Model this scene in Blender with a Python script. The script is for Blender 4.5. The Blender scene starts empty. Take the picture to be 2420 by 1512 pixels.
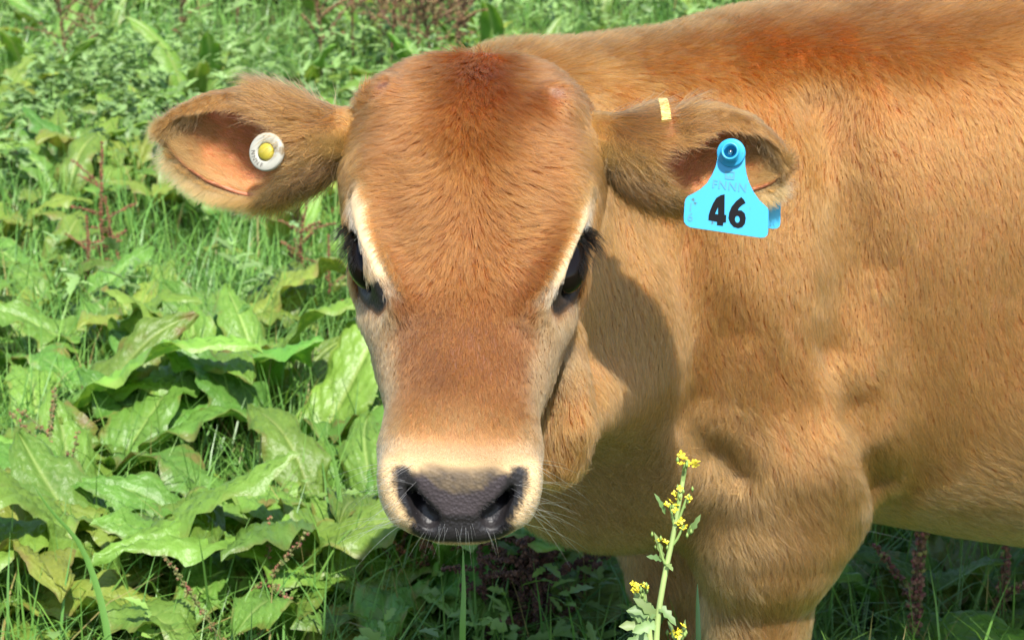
import bpy, math, os, time
import numpy as np
from mathutils import Vector, Matrix
T0 = time.time()
DEV = ''
rad = math.radians
col = bpy.context.scene.collection

# ------------------------------------------------------------------ camera, world, sun, exposure
sc = bpy.context.scene
CAM = np.array([0.0, 0.0, 1.07])
PITCH, HFOV = rad(17.0), rad(30.0)
FPX = 1210 / math.tan(HFOV / 2)                      # focal length in pixels of a 2420 x 1512 frame
cam = bpy.data.cameras.new('camera'); camo = bpy.data.objects.new('camera', cam); col.objects.link(camo)
cam.sensor_width = 36; cam.lens = 18 / math.tan(HFOV / 2)
cam.clip_start = 0.05; cam.clip_end = 500
cam.dof.use_dof = True; cam.dof.focus_distance = 1.38; cam.dof.aperture_fstop = 20
camo.location = CAM; camo.rotation_euler = (math.pi / 2 - PITCH, 0, 0)
sc.camera = camo
FW = np.array([0, math.cos(PITCH), -math.sin(PITCH)])
UP = np.array([0, math.sin(PITCH), math.cos(PITCH)])
RT = np.array([1.0, 0, 0])

world = bpy.data.worlds.new('World'); sc.world = world; world.use_nodes = True
SUN_EL, SUN_AZ = rad(56), rad(16)                   # azimuth: 0 = straight behind the camera, + = to its right
sdir = np.array([math.sin(SUN_AZ) * math.cos(SUN_EL), -math.cos(SUN_AZ) * math.cos(SUN_EL), math.sin(SUN_EL)])
wn = world.node_tree.nodes; wl = world.node_tree.links
sky = wn.new('ShaderNodeTexSky'); sky.sky_type = 'NISHITA'; sky.sun_disc = False
sky.sun_elevation = SUN_EL; sky.sun_rotation = math.atan2(sdir[0], sdir[1])
bgn = wn['Background']; bgn.inputs['Strength'].default_value = 0.13
wl.new(sky.outputs[0], bgn.inputs['Color'])
sun = bpy.data.lights.new('sun', 'SUN'); sun.energy = 5.0; sun.angle = rad(0.5); sun.color = (1.0, 0.95, 0.87)
suno = bpy.data.objects.new('sun', sun); col.objects.link(suno)
suno.rotation_euler = Vector(sdir).to_track_quat('Z', 'Y').to_euler(); suno.location = (1, -2, 4)
sc.view_settings.view_transform = 'Standard'; sc.view_settings.look = 'None'
sc.view_settings.exposure = 0.88; sc.view_settings.gamma = 1
sc.view_settings.use_curve_mapping = False
cy = sc.cycles
cy.max_bounces = 5; cy.diffuse_bounces = 2; cy.glossy_bounces = 2; cy.transmission_bounces = 4; cy.transparent_max_bounces = 8
cy.use_denoising = True
sc.cycles_curves.shape = 'RIBBONS'

# ------------------------------------------------------------------ helpers
def nrm(v):
    v = np.asarray(v, float); return v / np.maximum(np.linalg.norm(v, axis=-1, keepdims=True), 1e-9)
def W(u, v, d):                                     # a point the photograph shows at (u, v), d metres in front of the lens
    return CAM + d * (FW + RT * (u - 1210) / FPX + UP * (756 - v) / FPX)
def proj(P):
    q = np.asarray(P) - CAM; d = q @ FW
    return 1210 + FPX * (q @ RT) / d, 756 - FPX * (q @ UP) / d, d
def on_ground(u, v, z=0.0):                         # where the line of sight meets height z
    r = W(u, v, 1.0) - CAM; return CAM + r * ((z - CAM[2]) / r[2])
def sstep(a, b, x):
    t = np.clip((x - a) / (b - a), 0, 1); return t * t * (3 - 2 * t)
def hash3(i, j, k, seed=0):
    n = (i.astype(np.int64) * 73856093) ^ (j.astype(np.int64) * 19349663) ^ (k.astype(np.int64) * 83492791) ^ (seed * 2654435761 + 977)
    n = (n ^ (n >> 13)) * 1274126177 & 0x7fffffff
    n = (n ^ (n >> 15)) * 2246822519 & 0x7fffffff
    return ((n ^ (n >> 11)) & 0xffff) / 65535.0
def noise(P, scale, seed=0):                        # value noise in -1..1
    q = P * scale; f = np.floor(q); t = q - f; t = t * t * (3 - 2 * t); f = f.astype(np.int64)
    r = 0
    for a in (0, 1):
        for b in (0, 1):
            for c in (0, 1):
                w = (t[:, 0] if a else 1 - t[:, 0]) * (t[:, 1] if b else 1 - t[:, 1]) * (t[:, 2] if c else 1 - t[:, 2])
                r = r + w * hash3(f[:, 0] + a, f[:, 1] + b, f[:, 2] + c, seed)
    return r * 2 - 1
def noise3(P, scale, seed=0):
    return np.stack([noise(P, scale, seed + i * 17) for i in range(3)], 1)

def tag(o, label=None, cat=None, group=None, kind=None):
    if label: o['label'] = label
    if cat: o['category'] = cat
    if group: o['group'] = group
    if kind: o['kind'] = kind
    return o
def link(name, data, parent=None):
    o = bpy.data.objects.new(name, data); col.objects.link(o)
    if parent: o.parent = parent
    return o
def empty(name, loc, rz=0):
    o = bpy.data.objects.new(name, None); col.objects.link(o); o.location = loc; o.rotation_euler = (0, 0, rz)
    o.empty_display_size = 0.05; return o
def mesh_np(name, V, F, mats=(), smooth=True, mi=None):
    V = np.asarray(V, np.float32)
    if not isinstance(F, np.ndarray):
        k = {len(f) for f in F}
        if len(k) > 1:
            me = bpy.data.meshes.new(name); me.from_pydata(V.tolist(), [], [list(map(int, f)) for f in F])
            for m in mats: me.materials.append(m)
            me.polygons.foreach_set('use_smooth', np.full(len(me.polygons), smooth)); me.update(); return me
        F = np.array(F)
    k = F.shape[1]; n = len(F)
    me = bpy.data.meshes.new(name)
    me.vertices.add(len(V)); me.vertices.foreach_set('co', V.ravel())
    me.loops.add(n * k); me.loops.foreach_set('vertex_index', F.astype(np.int32).ravel())
    me.polygons.add(n); me.polygons.foreach_set('loop_start', np.arange(0, n * k, k, dtype=np.int32))
    for m in mats: me.materials.append(m)
    if mi is not None: me.polygons.foreach_set('material_index', np.asarray(mi, np.int32))
    me.update(calc_edges=True)
    me.polygons.foreach_set('use_smooth', np.full(n, smooth))
    return me
def vcol(me, name, C):
    a = me.attributes.new(name, 'FLOAT_COLOR', 'POINT')
    C4 = np.ones((len(C), 4), np.float32); C4[:, :3] = C
    a.data.foreach_set('color', C4.ravel())
def S(r, g, b):                                     # sRGB 0-255 to linear
    c = np.array([r, g, b]) / 255.0
    return np.where(c <= .04045, c / 12.92, ((c + .055) / 1.055) ** 2.4)

def mat(name, color=(.5, .5, .5), rough=.5, spec=.5, attr=None, **kw):
    m = bpy.data.materials.new(name); m.use_nodes = True
    b = m.node_tree.nodes['Principled BSDF']
    b.inputs['Base Color'].default_value = (*color, 1); b.inputs['Roughness'].default_value = rough
    b.inputs['Specular IOR Level'].default_value = spec
    for k, v in kw.items(): b.inputs[k].default_value = v
    if attr:
        n = m.node_tree.nodes.new('ShaderNodeAttribute'); n.attribute_name = attr
        m.node_tree.links.new(n.outputs['Color'], b.inputs['Base Color'])
    return m

# ------------------------------------------------------------------ implicit modelling
def smin(a, b, k):
    h = np.maximum(k - np.abs(a - b), 0) / k; return np.minimum(a, b) - h * h * k * .25
def smax(a, b, k): return -smin(-a, -b, k)
def ell(P, c, r, R=None):
    q = P - np.asarray(c, np.float32)
    if R is not None: q = q @ np.asarray(R, np.float32).T
    r = np.asarray(r, np.float32)
    k0 = np.linalg.norm(q / r, axis=1); k1 = np.linalg.norm(q / (r * r), axis=1)
    return np.where(k1 > 1e-6, k0 * (k0 - 1) / np.maximum(k1, 1e-6), -r.min())
def slab(P, c, r, R):                                # an ellipsoid with flatter sides
    q = np.abs((P - np.asarray(c, np.float32)) @ np.asarray(R, np.float32).T) / np.asarray(r, np.float32)
    return (((q ** 3).sum(1)) ** (1 / 3) - 1) * min(r)
def cone(P, a, b, ra, rb):
    a = np.asarray(a, np.float32); d = np.asarray(b, np.float32) - a; q = P - a
    t = np.clip(q @ d / (d @ d), 0, 1)
    return np.linalg.norm(q - t[:, None] * d, axis=1) - (ra + (rb - ra) * t)
def chain(P, pts, rs, k=.004):
    d = None
    for i in range(len(pts) - 1):
        e = cone(P, pts[i], pts[i + 1], rs[i], rs[i + 1]); d = e if d is None else np.minimum(d, e)
    return d

# ---- head frame: w across, s down the face from the poll, n out of the face
TILT = rad(26)
H0 = W(1121, 140, 1.37)
HA = nrm(-UP * math.cos(TILT) - FW * math.sin(TILT) - RT * .027)
HW = nrm(RT - (RT @ HA) * HA)
HN = np.cross(HA, HW); HN = HN if HN @ FW < 0 else -HN
HR = np.stack([HW, HA, HN])
def L2W(w, s, n): return H0 + w * HW + s * HA + n * HN
def tohead(P): return (P - H0.astype(np.float32)) @ HR.T.astype(np.float32)

_s = np.linspace(-.05, .40, 400)
_pv = proj(H0 + _s[:, None] * HA - .045 * HN)
WT = [(150, 70), (154, 128), (166, 168), (192, 200), (240, 238), (300, 264), (350, 274), (400, 278), (480, 272), (540, 266), (620, 262), (700, 244),
      (760, 230), (850, 213), (950, 183), (1020, 165), (1080, 168), (1150, 177), (1200, 170), (1228, 148), (1250, 112), (1264, 60)]
WT = np.array(WT, float)
ws = np.interp(WT[:, 0], _pv[1], _s); ww = WT[:, 1] * np.interp(WT[:, 0], _pv[1], _pv[2]) / FPX
S0, S1 = ws[0], ws[-1]
def smooth_tab(xs, ys, it=6):
    g = np.linspace(S0, S1, 240); y = np.interp(g, xs, ys)
    for _ in range(it): y[1:-1] = (y[:-2] + 2 * y[1:-1] + y[2:]) / 4
    return g, y
GW = smooth_tab(ws, ww, 4)
GT = smooth_tab([S0, .01, .04, .08, .12, .17, .22, .27, .295, .312, .325, S1], [-.030, -.012, -.002, .002, .000, -.007, -.011, -.013, -.014, -.021, -.033, -.050], 16)
GB = smooth_tab([S0, .05, .12, .17, .22, .27, .30, .32, S1], [-.08, -.13, -.155, -.15, -.115, -.095, -.088, -.080, -.064], 16)
GP = smooth_tab([S0, .1, .17, .25, .30, S1], [2.2, 2.5, 2.35, 2.25, 2.5, 2.5], 10)
def sdf_skull(P):
    q = tohead(P); w, s, n = np.abs(q[:, 0]), q[:, 1], q[:, 2]
    sc_ = np.clip(s, S0, S1)
    hw = np.interp(sc_, *GW); nt = np.interp(sc_, *GT); nb = np.interp(sc_, *GB); p = np.interp(sc_, *GP)
    # the widest point lies nearer the dorsal side, so the two halves have their own height
    nc = nt - np.minimum((nt - nb) * .42, .055)
    hh = np.where(n > nc, nt - nc, nc - nb)
    a, b = w / hw, np.abs(n - nc) / hh
    r = (np.maximum(a, 1e-5) ** p + np.maximum(b, 1e-5) ** p) ** (1 / p)
    d = (r - 1) * np.minimum(hw, hh)
    ds = np.abs(s - sc_)
    return np.where(ds > 0, np.sqrt(np.maximum(d, 0) ** 2 + ds ** 2) + np.minimum(d, 0) * (ds <= 0), d)
def hit(u, v, f, d0=1.0, steps=120):
    r = W(u, v, 1.0) - CAM; t = d0
    for _ in range(steps):
        e = float(f((CAM + r * t)[None].astype(np.float32))[0]); t += e * .7
        if abs(e) < 2e-4: break
    return CAM + r * t
EYE = {}
for sg, (u0, v0, u1, v1) in {-1: (834, 560, 884, 692), 1: (1392, 570, 1338, 696)}.items():
    mid = hit((u0 + u1) / 2, (v0 + v1) / 2, sdf_skull)
    q = HR @ (mid - H0)
    EYE[sg] = q
EQ = np.array([(abs(EYE[-1][0]) + abs(EYE[1][0])) / 2, (EYE[-1][1] + EYE[1][1]) / 2, (EYE[-1][2] + EYE[1][2]) / 2])

EW, ES, EN = .0670, EQ[1] - .005, -.0368                      # eyeball centre, mirrored
NOSL = [(956, 1120), (963, 1160), (984, 1200), (1014, 1226)]
NOSR = [(1219, 1120), (1212, 1160), (1192, 1200), (1160, 1226)]
NOS = []
for pp in (NOSL, NOSR):
    NOS.append([hit(u, v, sdf_skull) for u, v in pp])
BUDS = [hit(922, 226, sdf_skull), hit(1300, 242, sdf_skull)]

def sdf_head(P):
    d = sdf_skull(P)
    q = tohead(P); m = q.copy(); m[:, 0] = np.abs(m[:, 0])
    # brow ridge above the eye, running down to the inner corner
    d = smin(d, chain(m, [(.060, ES - .060, -.026), (.0685, ES - .030, -.0230), (.0636, ES + .002, -.0200), (.0540, ES + .030, -.0180), (.044, ES + .050, -.018)], [.012, .0125, .0110, .0085, .006]), .020)
    # cheek bone below the eye
    d = smin(d, chain(m, [(.046, ES + .056, -.040), (.054, ES + .036, -.055), (.061, ES - .005, -.072)], [.010, .011, .012]), .02)
    # muscle at the temple
    d = smin(d, ell(m, (.053, .052, -.075), (.030, .046, .045)), .03)
    # lips and the swell of the muzzle
    d = smin(d, ell(m, (.031, .288, -.047), (.019, .028, .030)), .02)
    # chin
    d = smin(d, ell(m, (0, .272, -.088), (.038, .036, .020)), .02)
    # eye socket
    d = smax(d, -ell(m, (EW + .009, ES + .002, EN), (.0180, .030, .0175), ROT_EYE), .005)
    # nostrils
    for i, pts in enumerate(NOS):
        sgn = -1 if i == 0 else 1
        ins = -HN * .003 - HA * .002
        pin = [p + ins for p in pts]
        d = smax(d, -chain(P, pin, [.0046, .0064, .0080, .0072]), .004)
        deep = -HA * .02 - HN * .012 - HW * sgn * .002
        d = smax(d, -cone(P, pin[2], pin[2] + deep, .006, .004), .004)
        rim = [p + HW * sgn * .009 + HN * .000 for p in pts[:3]] 
        d = smin(d, chain(P, [r - HN * .006 for r in rim], [.005, .006, .006]), .012)
    for b in BUDS:
        d = smin(d, ell(P, b + HN * -.004, (.016, .016, .011)), .012)
        d = smin(d, ell(P, b + HN * .002, (.006, .006, .005)), .004)
    return d
_ez = nrm([.85, 0, .53]); _ey = nrm(np.array([-.30, 1.0, .12]) - _ez * (np.array([-.30, 1.0, .12]) @ _ez)); _ex = np.cross(_ey, _ez)
ROT_EYE = np.stack([_ez, _ey, _ex])

# ---- body frame
BA = rad(20)
E1 = np.array([math.cos(BA), math.sin(BA), 0]); E2 = np.array([math.sin(BA), -math.cos(BA), 0]); E3 = np.array([0, 0, 1.0])
BO = np.array([.218, 1.780, 0]); BS = 1.12
BR = np.stack([E1, E2, E3])
def B(a, b, z): return BO + BS * (a * E1 + b * E2 + z * E3)
def rotb(pitch=0, yaw=0):
    cp, sp = math.cos(pitch), math.sin(pitch)
    r = np.array([[cp, 0, sp], [0, 1, 0], [-sp, 0, cp]]); return r @ BR
POLLB = L2W(0, .075, -.075)
PR = []                                              # (kind, args, blend, bounding centre, radius)
def pE(c, r, R, k):
    r = [x * BS for x in r]; PR.append((ell, (c, r, R), k, np.asarray(c), max(r)))
def pC(a, b, ra, rb, k):
    ra, rb = ra * BS, rb * BS; PR.append((cone, (a, b, ra, rb), k, (np.asarray(a) + b) / 2, np.linalg.norm(np.asarray(b) - a) / 2 + max(ra, rb)))
def pS(c, r, R, k):
    r = [x * BS for x in r]; PR.append((slab, (c, r, R), k, np.asarray(c), max(r) * 1.3))
pS(B(.28, 0, .502), (.40, .132, .205), BR, .1)
pS(B(.60, 0, .462), (.42, .165, .245), BR, .10)
pE(B(.98, 0, .56), (.20, .155, .17), BR, .10)
pC(B(.02, 0, .598), B(1.0, 0, .615), .113, .113, .08)          # back line
for sg in (1, -1):
    pE(B(.07, .070 * sg, .535), (.115, .062, .150), rotb(rad(12)), .06)  # shoulder blade
    st = 0 if sg > 0 else -.005; th = 1 if sg > 0 else .84
    pC(B(-.040, .072 * sg, .52), B(.010, .092 * sg, .40), .070, .066, .07)     # upper arm
    pC(B(.020, .104 * sg, .392), B(.010, .102 * sg, .338), .060, .055, .018)     # elbow
    pC(B(-.004, .106 * sg, .390), B(-.012 + st, .102 * sg, .31), .068 * th, .058 * th, .020)       # forearm
    pC(B(-.012 + st, .098 * sg, .32), B(-.015 + st, .092 * sg, .235), .057 * th, .038 * th, .02)
    pC(B(-.015 + st, .092 * sg, .235), B(-.012 + st, .088 * sg, .20), .038, .034, .02)     # knee
    pC(B(-.012 + st, .088 * sg, .20), B(.01 + st, .080 * sg, .10), .025, .024, .02)
    pC(B(.01 + st, .080 * sg, .10), B(-.01 + st, .080 * sg, .045), .030, .028, .02)
    pC(B(-.01 + st, .080 * sg, .045), B(-.022 + st, .080 * sg, .025), .030, .036, .015)
    pC(B(.98, .10 * sg, .52), B(.92, .12 * sg, .42), .13, .085, .06)         # thigh
    pC(B(.93, .12 * sg, .42), B(1.08, .105 * sg, .28), .07, .036, .04)
    pC(B(1.08, .105 * sg, .28), B(1.06, .10 * sg, .11), .028, .026, .02)
    pC(B(1.06, .10 * sg, .11), B(1.03, .10 * sg, .04), .030, .036, .015)
pC(B(1.16, 0, .64), B(1.21, 0, .33), .028, .014, .03)                         # tail
# neck, throat, brisket
NK1 = POLLB + np.array([.03, .24, -.05]); NK3 = POLLB + np.array([.045, .25, -.022]); NK2 = L2W(.0, .14, -.14) + np.array([.01, .12, -.02])
pC(B(.09, 0, .575), NK1, .105, .078, .05)
pC(B(.03, 0, .530), NK2, .100, .060, .05)
pC(B(.12, 0, .615), NK3, .095, .080, .05)
pC(NK1, POLLB, .076, .064, .05)
pC(NK2, L2W(.0, .12, -.11), .058, .055, .05)
pE(B(-.115, .005, .398), (.105, .092, .105), BR, .07)                               # brisket
pE(B(-.085, .030, .485), (.10, .095, .125), BR, .08)
pC(NK2 + np.array([.0, .0, -.01]), B(-.095, .02, .46), .056, .085, .07)                             # throat down to the brisket
pC(W(1335, 985, 1.47), B(-.08, .0, .46), .014, .05, .05)                             # loose skin from throat to brisket
def sdf_body0(P):
    lo, hi = P.min(0), P.max(0)
    d = np.full(len(P), .5, np.float32)
    for f, a, k, c, r in PR:
        if np.linalg.norm(np.clip(c, lo, hi) - c) > r + .09: continue
        d = smin(d, f(P, *a), k)
    return d
# creases of the skin: behind the elbow, in front of the upper arm, along the shoulder, ahead of the shoulder
CREASE = [([hit(u, v, sdf_body0, 1.3) for u, v in pp], rr, kk) for pp, rr, kk in (
    (((1985, 860), (2025, 960), (2060, 1060), (2078, 1150)), (.004, .012, .014, .010), .030),
    (((1630, 1000), (1690, 1060), (1745, 1105)), (.005, .008, .005), .030),
    (((1960, 250), (2010, 420), (2030, 620), (1990, 800)), (.010, .014, .012, .006), .050),
    (((1560, 420), (1640, 620), (1690, 800), (1670, 930)), (.006, .013, .013, .006), .050),
    (((1650, 1180), (1662, 1280), (1668, 1400)), (.008, .012, .010), .030))]
def sdf_body(P):
    d = sdf_body0(P); lo, hi = P.min(0), P.max(0)
    for pts, rr, kk in CREASE:
        c = np.mean(pts, 0)
        if np.linalg.norm(np.clip(c, lo, hi) - c) < .25: d = smax(d, -chain(P, pts, rr), kk)
    return d
DEW = [W(1318, 800, 1.44), W(1352, 900, 1.425), W(1366, 1000, 1.425), W(1348, 1068, 1.435)]
DEW2 = [W(1290, 900, 1.45), W(1310, 1010, 1.44), W(1306, 1090, 1.445)]
def sdf_all(P):
    d = sdf_body(P)
    near = np.linalg.norm(P - L2W(0, .16, -.06).astype(np.float32), axis=1) < .36
    if near.any():
        Q = P[near]
        hd = smin(sdf_head(Q), d[near], .035)
        hd = smin(hd, chain(Q, DEW, [.014, .010, .010, .009]), .028)
        hd = smin(hd, chain(Q, DEW2, [.014, .012, .010]), .028)
        d[near] = hd
    return d

def polygonise(f, lo, hi, h=.003, n=8):
    Hb = h * n
    lo = np.asarray(lo); nb = np.ceil((np.asarray(hi) - lo) / Hb).astype(int)
    g = np.stack(np.meshgrid(*[np.arange(k) for k in nb], indexing='ij'), -1).reshape(-1, 3)
    cen = (lo + (g + .5) * Hb).astype(np.float32)
    d = f(cen); g = g[np.abs(d) < Hb * 1.35]
    loc = np.stack(np.meshgrid(*[np.arange(n + 1)] * 3, indexing='ij'), -1).reshape(-1, 3)
    Vs, ids, quads = [], [], []
    NB = 160
    dims = nb * n + 4
    def cid(c): return (c[..., 0].astype(np.int64) * dims[1] + c[..., 1]) * dims[2] + c[..., 2]
    for i in range(0, len(g), NB):
        gb = g[i:i + NB]
        pts = (lo + (gb[:, None, :] * n + loc[None]) * h).astype(np.float32)
        D = f(pts.reshape(-1, 3)).reshape(len(gb), n + 1, n + 1, n + 1)
        neg = D < 0
        cnt = sum(neg[:, a:n + a, b:n + b, c:n + c].astype(np.int8) for a in (0, 1) for b in (0, 1) for c in (0, 1))
        act = (cnt > 0) & (cnt < 8)
        bi, x, y, z = np.nonzero(act)
        if len(bi) == 0: continue
        acc = np.zeros((len(bi), 3)); num = np.zeros(len(bi))
        cs = [(a, b, c) for a in (0, 1) for b in (0, 1) for c in (0, 1)]
        val = {c: D[bi, x + c[0], y + c[1], z + c[2]] for c in cs}
        for c in cs:
            for ax in range(3):
                if c[ax] == 0:
                    c2 = list(c); c2[ax] = 1; c2 = tuple(c2)
                    v0, v1 = val[c], val[c2]; cr = (v0 < 0) != (v1 < 0)
                    t = np.where(cr, v0 / np.where(cr, v0 - v1, 1), 0)
                    p = np.zeros((len(bi), 3)); p[:] = c; p[:, ax] += t
                    acc += np.where(cr[:, None], p, 0); num += cr
        cell = gb[bi] * n + np.stack([x, y, z], 1)
        Vs.append(lo + (cell + acc / num[:, None]) * h); ids.append(cid(cell + 1))
        for ax in range(3):
            sl0 = [slice(0, n)] * 3; sl1 = list(sl0); sl1[ax] = slice(1, n + 1)
            s0 = neg[(slice(None), *sl0)]; s1 = neg[(slice(None), *sl1)]
            b2, x2, y2, z2 = np.nonzero(s0 != s1)
            if len(b2) == 0: continue
            base = gb[b2] * n + np.stack([x2, y2, z2], 1) + 1
            o1, o2 = [(1, 2), (2, 0), (0, 1)][ax]
            e1 = np.zeros(3, int); e1[o1] = 1; e2 = np.zeros(3, int); e2[o2] = 1
            qd = np.stack([cid(base - e1 - e2), cid(base - e2), cid(base), cid(base - e1)], 1)
            fl = s1[b2, x2, y2, z2]
            qd[fl] = qd[fl][:, ::-1]
            quads.append(qd)
    V = np.concatenate(Vs); I = np.concatenate(ids); Q = np.concatenate(quads)
    o = np.argsort(I); Is = I[o]; V = V[o]
    k = np.searchsorted(Is, Q); k = np.clip(k, 0, len(Is) - 1)
    ok = (Is[k] == Q).all(1)
    return V, k[ok]
def vnormals(V, F):
    n = np.zeros_like(V)
    fn = np.cross(V[F[:, 2]] - V[F[:, 0]], V[F[:, 3]] - V[F[:, 1]])
    for i in range(4): np.add.at(n, F[:, i], fn)
    return nrm(n)

# ---- ears: cupped shells; each row across an ear runs from the lower rim round the back to the folded upper rim
def ear(rows, d0, d1, sg, nt=44, nq=40, thick=.0028):
    R = np.array(rows, float)                        # u, top, bottom, theta0, theta1, depth ratio
    tt = (R[:, 0] - R[0, 0]) / (R[-1, 0] - R[0, 0])
    g = np.linspace(0, 1, nt)
    def T(c):
        y = np.interp(g, tt, R[:, c])
        for _ in range(3): y[1:-1] = (y[:-2] + 2 * y[1:-1] + y[2:]) / 4
        return y
    u, top, bot, a0, a1, dr = [T(c) for c in range(6)]
    dep = d0 + (d1 - d0) * g
    P = np.zeros((nt, nq, 3))
    for i in range(nt):
        th = np.radians(np.linspace(a0[i], a1[i], nq))
        mid, hh = (top[i] + bot[i]) / 2, (bot[i] - top[i]) / 2
        c = W(u[i], mid, dep[i]); r = hh * dep[i] / FPX
        P[i] = c + UP * (r * np.sin(th))[:, None] + FW * (r * dr[i] * np.cos(th))[:, None]
    # normals of the outer face
    du = np.gradient(P, axis=0); dq = np.gradient(P, axis=1)
    N = nrm(np.cross(du, dq))
    cen = P.mean(1, keepdims=True)
    if np.median(((P - cen) * N).sum(-1)) < 0: N = -N
    wob = noise(P.reshape(-1, 3), 60, 5).reshape(nt, nq, 1) * .0012
    out = P + N * wob; inn = P - N * thick + N * wob
    V = np.concatenate([out.reshape(-1, 3), inn.reshape(-1, 3)])
    K = nt * nq; F = []
    i, j = np.meshgrid(np.arange(nt - 1), np.arange(nq - 1), indexing='ij'); a = (i * nq + j).ravel()
    Fo = np.stack([a, a + 1, a + nq + 1, a + nq], 1)
    Fi = Fo[:, ::-1] + K
    def strip(idx):
        idx = np.asarray(idx); return np.stack([idx[:-1], idx[1:], idx[1:] + K, idx[:-1] + K], 1)
    F = np.concatenate([Fo, Fi, strip(np.arange(nt) * nq), strip((np.arange(nt) * nq + nq - 1)[::-1]), strip((np.arange(nq) + (nt - 1) * nq)), strip(np.arange(nq)[::-1])])
    # consistent orientation of the outer face
    fn = np.cross(V[Fo[0, 2]] - V[Fo[0, 0]], V[Fo[0, 3]] - V[Fo[0, 1]])
    if fn @ N.reshape(-1, 3)[0] < 0: F = F[:, ::-1]
    return dict(V=V, F=F, P=P, N=N, nt=nt, nq=nq, sg=sg, g=g, a0=a0, a1=a1)
EARL = ear([(880, 264, 394, -180, 184, .95), (850, 262, 400, -180, 184, .95), (778, 256, 424, -178, 186, .9), (702, 226, 452, -165, 180, .75), (650, 212, 466, -128, 160, .60),
            (600, 208, 470, -98, 146, .52), (500, 224, 444, -78, 132, .42), (430, 254, 402, -66, 124, .35), (396, 280, 358, -60, 118, .3), (380, 306, 326, -60, 110, .3)], 1.405, 1.415, -1)
EARR = ear([(1360, 274, 394, -180, 184, .95), (1392, 272, 402, -180, 184, .95), (1450, 276, 436, -178, 188, .9), (1520, 266, 470, -172, 186, .8), (1600, 254, 480, -128, 172, .68),
            (1680, 249, 474, -94, 150, .6), (1760, 270, 462, -82, 142, .5), (1820, 314, 446, -74, 130, .42), (1846, 350, 430, -66, 120, .35), (1856, 376, 404, -60, 110, .3)], 1.40, 1.405, 1)
# ------------------------------------------------------------------ the calf
calf = empty('calf', B(.45, 0, 0))
tag(calf, 'young fawn-brown calf standing in the dock leaves with its head turned to look out', 'calf')
V, F = polygonise(sdf_all, (-.16, 1.08, 0.0), (1.62, 2.30, .93), h=.003)

NB_ = len(V)

# ---- coat colours (pigment of the hair), by where it grows
def H(u, v): return hit(u, v, sdf_head)
BROW = [[H(u, v) for u, v in ((842, 450), (850, 505), (866, 562), (890, 625), (916, 685), (942, 725))],
        [H(u, v) for u, v in ((1390, 455), (1382, 508), (1366, 566), (1338, 630), (1307, 690), (1276, 728))]]
LID = [[H(u, v) for u, v in ((826, 560), (838, 610), (858, 655), (890, 700))], [H(u, v) for u, v in ((1398, 568), (1384, 615), (1360, 660), (1322, 706))]]
PADT = [H(u, v) for u, v in ((988, 1146), (1030, 1182), (1090, 1194), (1150, 1182), (1192, 1146))]
PADB = [H(u, v) for u, v in ((1040, 1206), (1090, 1212), (1142, 1206))]
LIP = [H(u, v) for u, v in ((1006, 1240), (1040, 1249), (1090, 1254), (1140, 1249), (1172, 1240))]
FUZZ = [H(u, v) for u, v in ((1020, 1136), (1055, 1142), (1092, 1144), (1128, 1142), (1162, 1136))]
def dch(P, pts):
    d = np.full(len(P), 9.0)
    for i in range(len(pts) - 1): d = np.minimum(d, cone(P, pts[i], pts[i + 1], 0, 0))
    return d
def mixc(C, c, t): return C * (1 - t[:, None]) + np.asarray(c) * t[:, None]
C_TAN = np.array([.50, .157, .036]); C_RED = np.array([.31, .085, .018]); C_PALE = np.array([.52, .200, .062])
C_FORE = np.array([.30, .088, .020]); C_NOSE = np.array([.205, .072, .019]); C_CREAM = np.array([.80, .60, .35]); C_GOLD = np.array([.40, .132, .028])
C_SIDE = np.array([.37, .185, .070]); C_MUZ = np.array([.44, .20, .07])
def headness(P):
    q = tohead(P.astype(np.float32))
    dh = np.where(np.linalg.norm(P - L2W(0, .16, -.06), axis=1) < .30, 1, 0)
    out = np.zeros(len(P)); m = dh > 0
    if m.any():
        a = sdf_head(P[m].astype(np.float32)); b = sdf_body(P[m].astype(np.float32))
        out[m] = sstep(-.012, .012, b - a)
    return out, q
def coat(P, Nn):
    """pigment, bare-skin mask (0 hairy .. 1 bare), hair length"""
    n1 = noise(P, 14, 1); n2 = noise(P, 55, 2); n3 = noise(P, 5, 3)
    q = (P - BO) @ BR.T
    z = P[:, 2]
    # trunk
    C = np.tile(C_TAN, (len(P), 1))
    top = sstep(.70, .80, z + .02 * n1)
    top = np.maximum(top * .8, sstep(.35, .95, Nn[:, 2]) * sstep(.6, .72, z))
    C = mixc(C, C_RED, top * .6)
    low = sstep(.52, .38, z + .03 * n1)
    C = mixc(C, C_PALE, low * .55)
    front = sstep(-.02, -.10, q[:, 0]) * sstep(.56, .44, z)
    C = mixc(C, C_PALE * 1.0, front * .7)
    neck = sstep(.02, -.08, q[:, 0]) * sstep(.55, .7, z)
    C = mixc(C, C_GOLD * 1.12, neck * .5)
    C = mixc(C, C_RED * 1.1, sstep(.05, .6, n3) * .12)
    Ln = np.full(len(P), .0150) + .003 * n1
    Ln += .010 * front + .005 * low + .006 * sstep(.765, .81, z)
    Ln *= np.where(z < .36, .85, 1)
    bare = np.zeros(len(P))
    hd, h = headness(P)
    m = hd > .001
    if m.any():
        Ch, bh, Lh = coat_head(P[m], h[m], n1[m], n2[m])
        k = hd[m]
        C[m] = C[m] * (1 - k[:, None]) + Ch * k[:, None]; Ln[m] = Ln[m] * (1 - k) + Lh * k; bare[m] = k * bh
    return C, bare, Ln, hd, h
SV = lambda v: float(np.interp(v, _pt[1], _s))        # face coordinate of an image row, on the midline
_pt = proj(H0 + _s[:, None] * HA - .013 * HN)
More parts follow.
